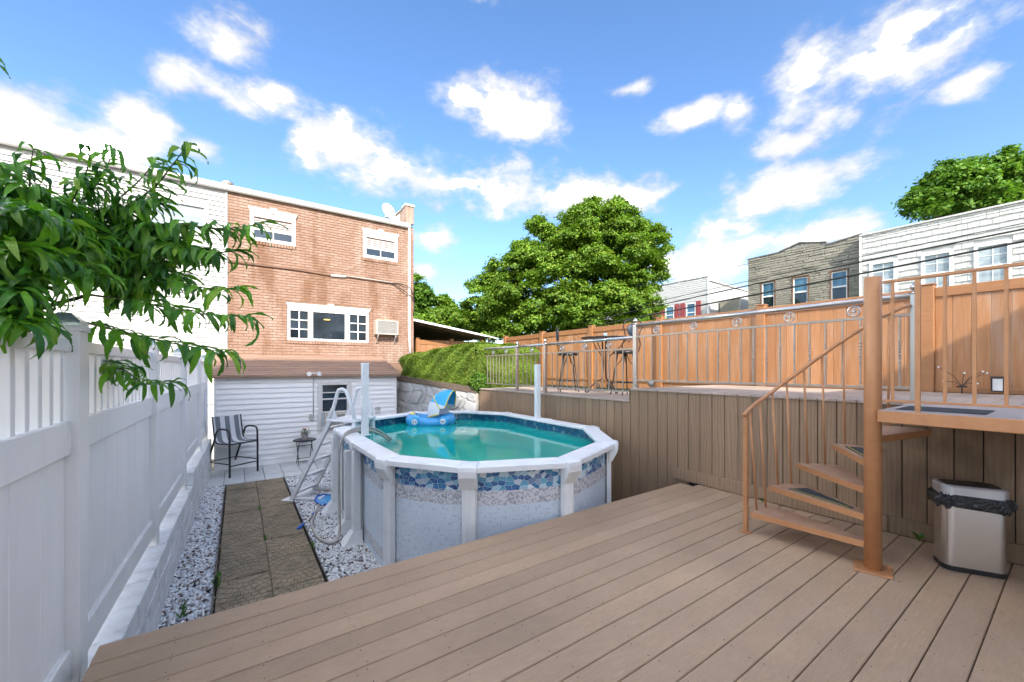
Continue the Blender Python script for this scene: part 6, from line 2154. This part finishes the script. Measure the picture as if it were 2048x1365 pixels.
branch([Vector((0.893, 1.272, 2.259)), Vector((1.345, 0.717, 2.357)), Vector((1.635, 0.395, 2.296)), Vector((1.832, 0.198, 2.302))], 0.009, 0.019, 1.0, 0.2)
branch([Vector((0.949, 1.233, 2.191)), Vector((1.371, 0.699, 2.199)), Vector((1.66, 0.378, 2.154)), Vector((1.734, 0.326, 2.169))], 0.008, 0.020, 0.95, 0.2)
branch([Vector((0.951, 1.11, 2.033)), Vector((1.293, 0.752, 2.01)), Vector((1.56, 0.447, 1.943)), Vector((1.735, 0.265, 1.918))], 0.008, 0.022, 0.95, 0.2)
branch([Vector((0.982, 0.967, 1.916)), Vector((1.262, 0.653, 1.852)), Vector((1.568, 0.32, 1.769)), Vector((1.787, 0.108, 1.75))], 0.008, 0.022, 1.0, 0.2)
branch([Vector((0.955, 0.803, 1.74)), Vector((1.211, 0.566, 1.661)), Vector((1.485, 0.256, 1.583)), Vector((1.691, 0.052, 1.539))], 0.008, 0.022, 1.0, 0.1)
branch([Vector((0.993, 1.02, 1.46)), Vector((1.163, 0.782, 1.444)), Vector((1.296, 0.568, 1.361)), Vector((1.437, 0.41, 1.372))], 0.006, 0.024, 0.9, 0.0)
branch([Vector((0.992, 1.082, 1.509)), Vector((1.099, 0.886, 1.491)), Vector((1.226, 0.738, 1.45))], 0.006, 0.020, 0.9, 0.0)
# thick leafy middle and the near masses
for (bx, by, bz) in ((0.93, 1.003, 2.01), (1.02, 1.002, 1.973), (1.113, 0.998, 1.951), (0.951, 1.11, 2.131), (1.073, 0.904, 2.058), (1.154, 0.97, 2.033), (0.896, 0.966, 2.046), (1.205, 0.874, 1.925), (1.14, 0.979, 2.491), (1.275, 0.886, 2.328), (1.443, 0.71, 2.311), (1.356, 0.831, 2.131), (1.145, 1.098, 2.191), (1.275, 0.886, 1.967), (1.526, 0.591, 2.136), (1.033, 1.175, 2.361), (1.113, 0.998, 1.935), (0.982, 0.967, 2.451), (1.048, 0.86, 2.647), (1.371, 0.699, 2.514), (1.449, 0.645, 2.388), (1.582, 0.493, 2.215), (1.39, 0.746, 2.054), (1.211, 0.991, 2.111), (1.061, 1.156, 2.123), (1.276, 1.068, 2.274), (1.475, 0.627, 2.058), (1.173, 1.078, 2.361)):
    e = Vector((bx + prr.uniform(-0.04, 0.04), by + prr.uniform(-0.04, 0.04), bz + prr.uniform(-0.06, 0.06)))
    branch([Vector((0.763, 1.422, 2.274)), (Vector((0.763, 1.422, 2.274)) + e) / 2 + Vector((0, 0, 0.08)), e], 0.006, 0.0095, 0.95, 0.15)
for (bx, by, bz) in ((0.835, 0.613, 2.376), (0.726, 0.75, 1.923), (0.714, 1.003, 2.036), (1.08, 0.651, 2.191), (0.76, 1.28, 2.58), (0.664, 1.159, 2.348), (0.464, 1.44, 2.114), (0.69, 1.011, 1.792), (0.987, 0.699, 2.205), (0.753, 0.691, 2.545), (1.102, 0.669, 2.159), (0.94, 1.219, 2.195), (0.58, 1.42, 2.586), (0.557, 1.159, 1.945), (1.076, 0.098, 2.124), (0.941, -0.036, 2.076), (1.074, -0.159, 2.079), (0.989, -0.022, 1.724), (1.042, -0.189, 1.914), (1.003, -0.069, 1.901), (1.009, -0.172, 1.738)):
    e = Vector((bx, by, bz))
    s0 = Vector((0.322, 1.058, 2.193))
    branch([s0, (s0 + e) / 2 + Vector((0, 0, 0.10)), e], 0.006, 0.010, 1.0, 0.3)
for (bx, by, bz) in ((0.887, 0.425, 2.352), (0.974, 0.486, 2.344), (0.871, 0.315, 2.163), (0.989, 0.233, 2.115), (1.074, 0.296, 2.1), (0.959, 0.072, 1.975), (1.067, 0.058, 1.944), (1.147, 0.124, 1.924), (1.038, -0.104, 1.82), (1.033, -0.222, 1.719), (0.993, -0.134, 1.829), (1.041, -0.288, 1.635), (1.081, -0.256, 1.612), (0.832, 0.342, 2.259), (0.911, 0.044, 2.002), (0.749, 0.277, 2.171), (0.805, 0.117, 1.917), (1.061, 0.426, 2.238), (1.149, 0.366, 2.053), (0.929, 0.336, 2.206), (0.894, -0.065, 1.728), (0.937, 0.633, 2.276), (0.932, 0.211, 1.935)):
    e = Vector((bx + prr.uniform(-0.03, 0.03), by + prr.uniform(-0.03, 0.03), bz + prr.uniform(-0.03, 0.04)))
    s0 = Vector((0.322, 1.058, 2.193))
    branch([s0, (s0 + e) / 2 + Vector((0, 0, 0.10)), e], 0.006, 0.0095, 1.0, 0.3)
branch([Vector((0.628, 0.118, 2.816)), Vector((0.778, 0.015, 2.776)), Vector((0.897, -0.068, 2.711))], 0.006, 0.022, 0.75, 0.6)
branches.build('twigs', M['twig'], pt, True)
tk = MB()
tk.tube([(-0.1, 0, -0.75), (-0.05, 0.02, 0.4), (0.05, 0.05, 1.2)], [0.08, 0.07, 0.055], 8)
for e in (Vector((0.763, 1.422, 2.309)), Vector((0.322, 1.058, 2.193)), Vector((0.955, 0.803, 1.74)), Vector((0.982, 0.967, 1.916)), Vector((0.993, 1.02, 1.46)), Vector((0.761, -0.095, 2.731))):
    tk.tube([(0.05, 0.05, 1.15), (Vector((0.05, 0.05, 1.15)) + e) / 2 + Vector((0, 0, 0.05)), e], [0.035, 0.022, 0.010], 6)
tk.build('trunk', M['bark'], pt, True)
# the leaves that show largest are parts of their own, the rest one mass


def show(lf_):
    """nearest leaves in view first, favouring the shoots that stand clear of the mass"""
    p = lf_[0] + PTO
    clear = p.y * 0.9 + p.x * 2.0
    return (p - Vector((0, 0, EYE))).length - (0.6 if clear > 1.9 else 0) + (10 if p.x < -0.53 * p.y + 0.35 and p.y < 1.6 else 0)


leaves.sort(key=show)
mv, mf = [], []
for k, (p, ya, roll, tilt, s) in enumerate(leaves):
    Mx = Matrix.Translation(p) @ Matrix.Rotation(ya, 4, 'Z') @ Matrix.Rotation(-tilt, 4, 'Y') @ Matrix.Rotation(roll, 4, 'X') @ Matrix.Scale(s, 4)
    vi = k % 9
    if k < 300:
        o = link('leaf', LM[vi], pt)
        o.matrix_local = Mx
    else:
        o_ = len(mv)
        mv += [tuple(Mx @ v_) for v_ in LV[vi][0]]
        mf += [tuple(i + o_ for i in f_) for f_ in LV[vi][1]]
o = link('foliage', np_mesh('foliage', mv, mf, M['peachmass'], True), pt)
o['kind'] = 'stuff'

# ================================================================== REAR HOUSE AND ADDED SHADE BLOCKS BEHIND THE CAMERA (they shade the yard)
rear = thing('rear_house', 'white sided row house behind the viewer', 'house', (0, -4.2, 0))
boxp('wall', M['siding'], rear, -1.4, 9.0, -6, 0, -0.74, 5.3, 0)
for x in (0.2, 2.6, 5.0):
    w = part('window', rear)
    frame_ring(MB(), x, x + 1.1, 2.6, 4.0, 0.08, -0.01, 0.04).build('window_frame', M['vinyl'], w)
    boxp('pane', M['glass'], w, x + 0.08, x + 1.02, 0.004, 0.012, 2.68, 3.92, 0)
for (x0, x1, z1, lab) in ((-9.6, -5.45, 19.2, 'tall unseen block added behind the viewer to shade the shed'), (-5.4, -2.6, 15.8, 'middle unseen block added behind the viewer to shade the pool'), (-2.55, -1.2, 14.3, 'narrow unseen block added behind the viewer to shade the upper deck edge')):
    b_ = thing('shade_block', lab, 'shade block', (0, -14.2, 0))  # unseen stepped blocks, added and sized to keep sun off pool and shed
    boxp('wall', M['brickmass'], b_, x0, x1, -5, 0, -0.74, z1, 0)
    boxp('coping', M['gutter'], b_, x0, x1, -5.02, 0.05, z1 + 0.001, z1 + 0.12, 0)
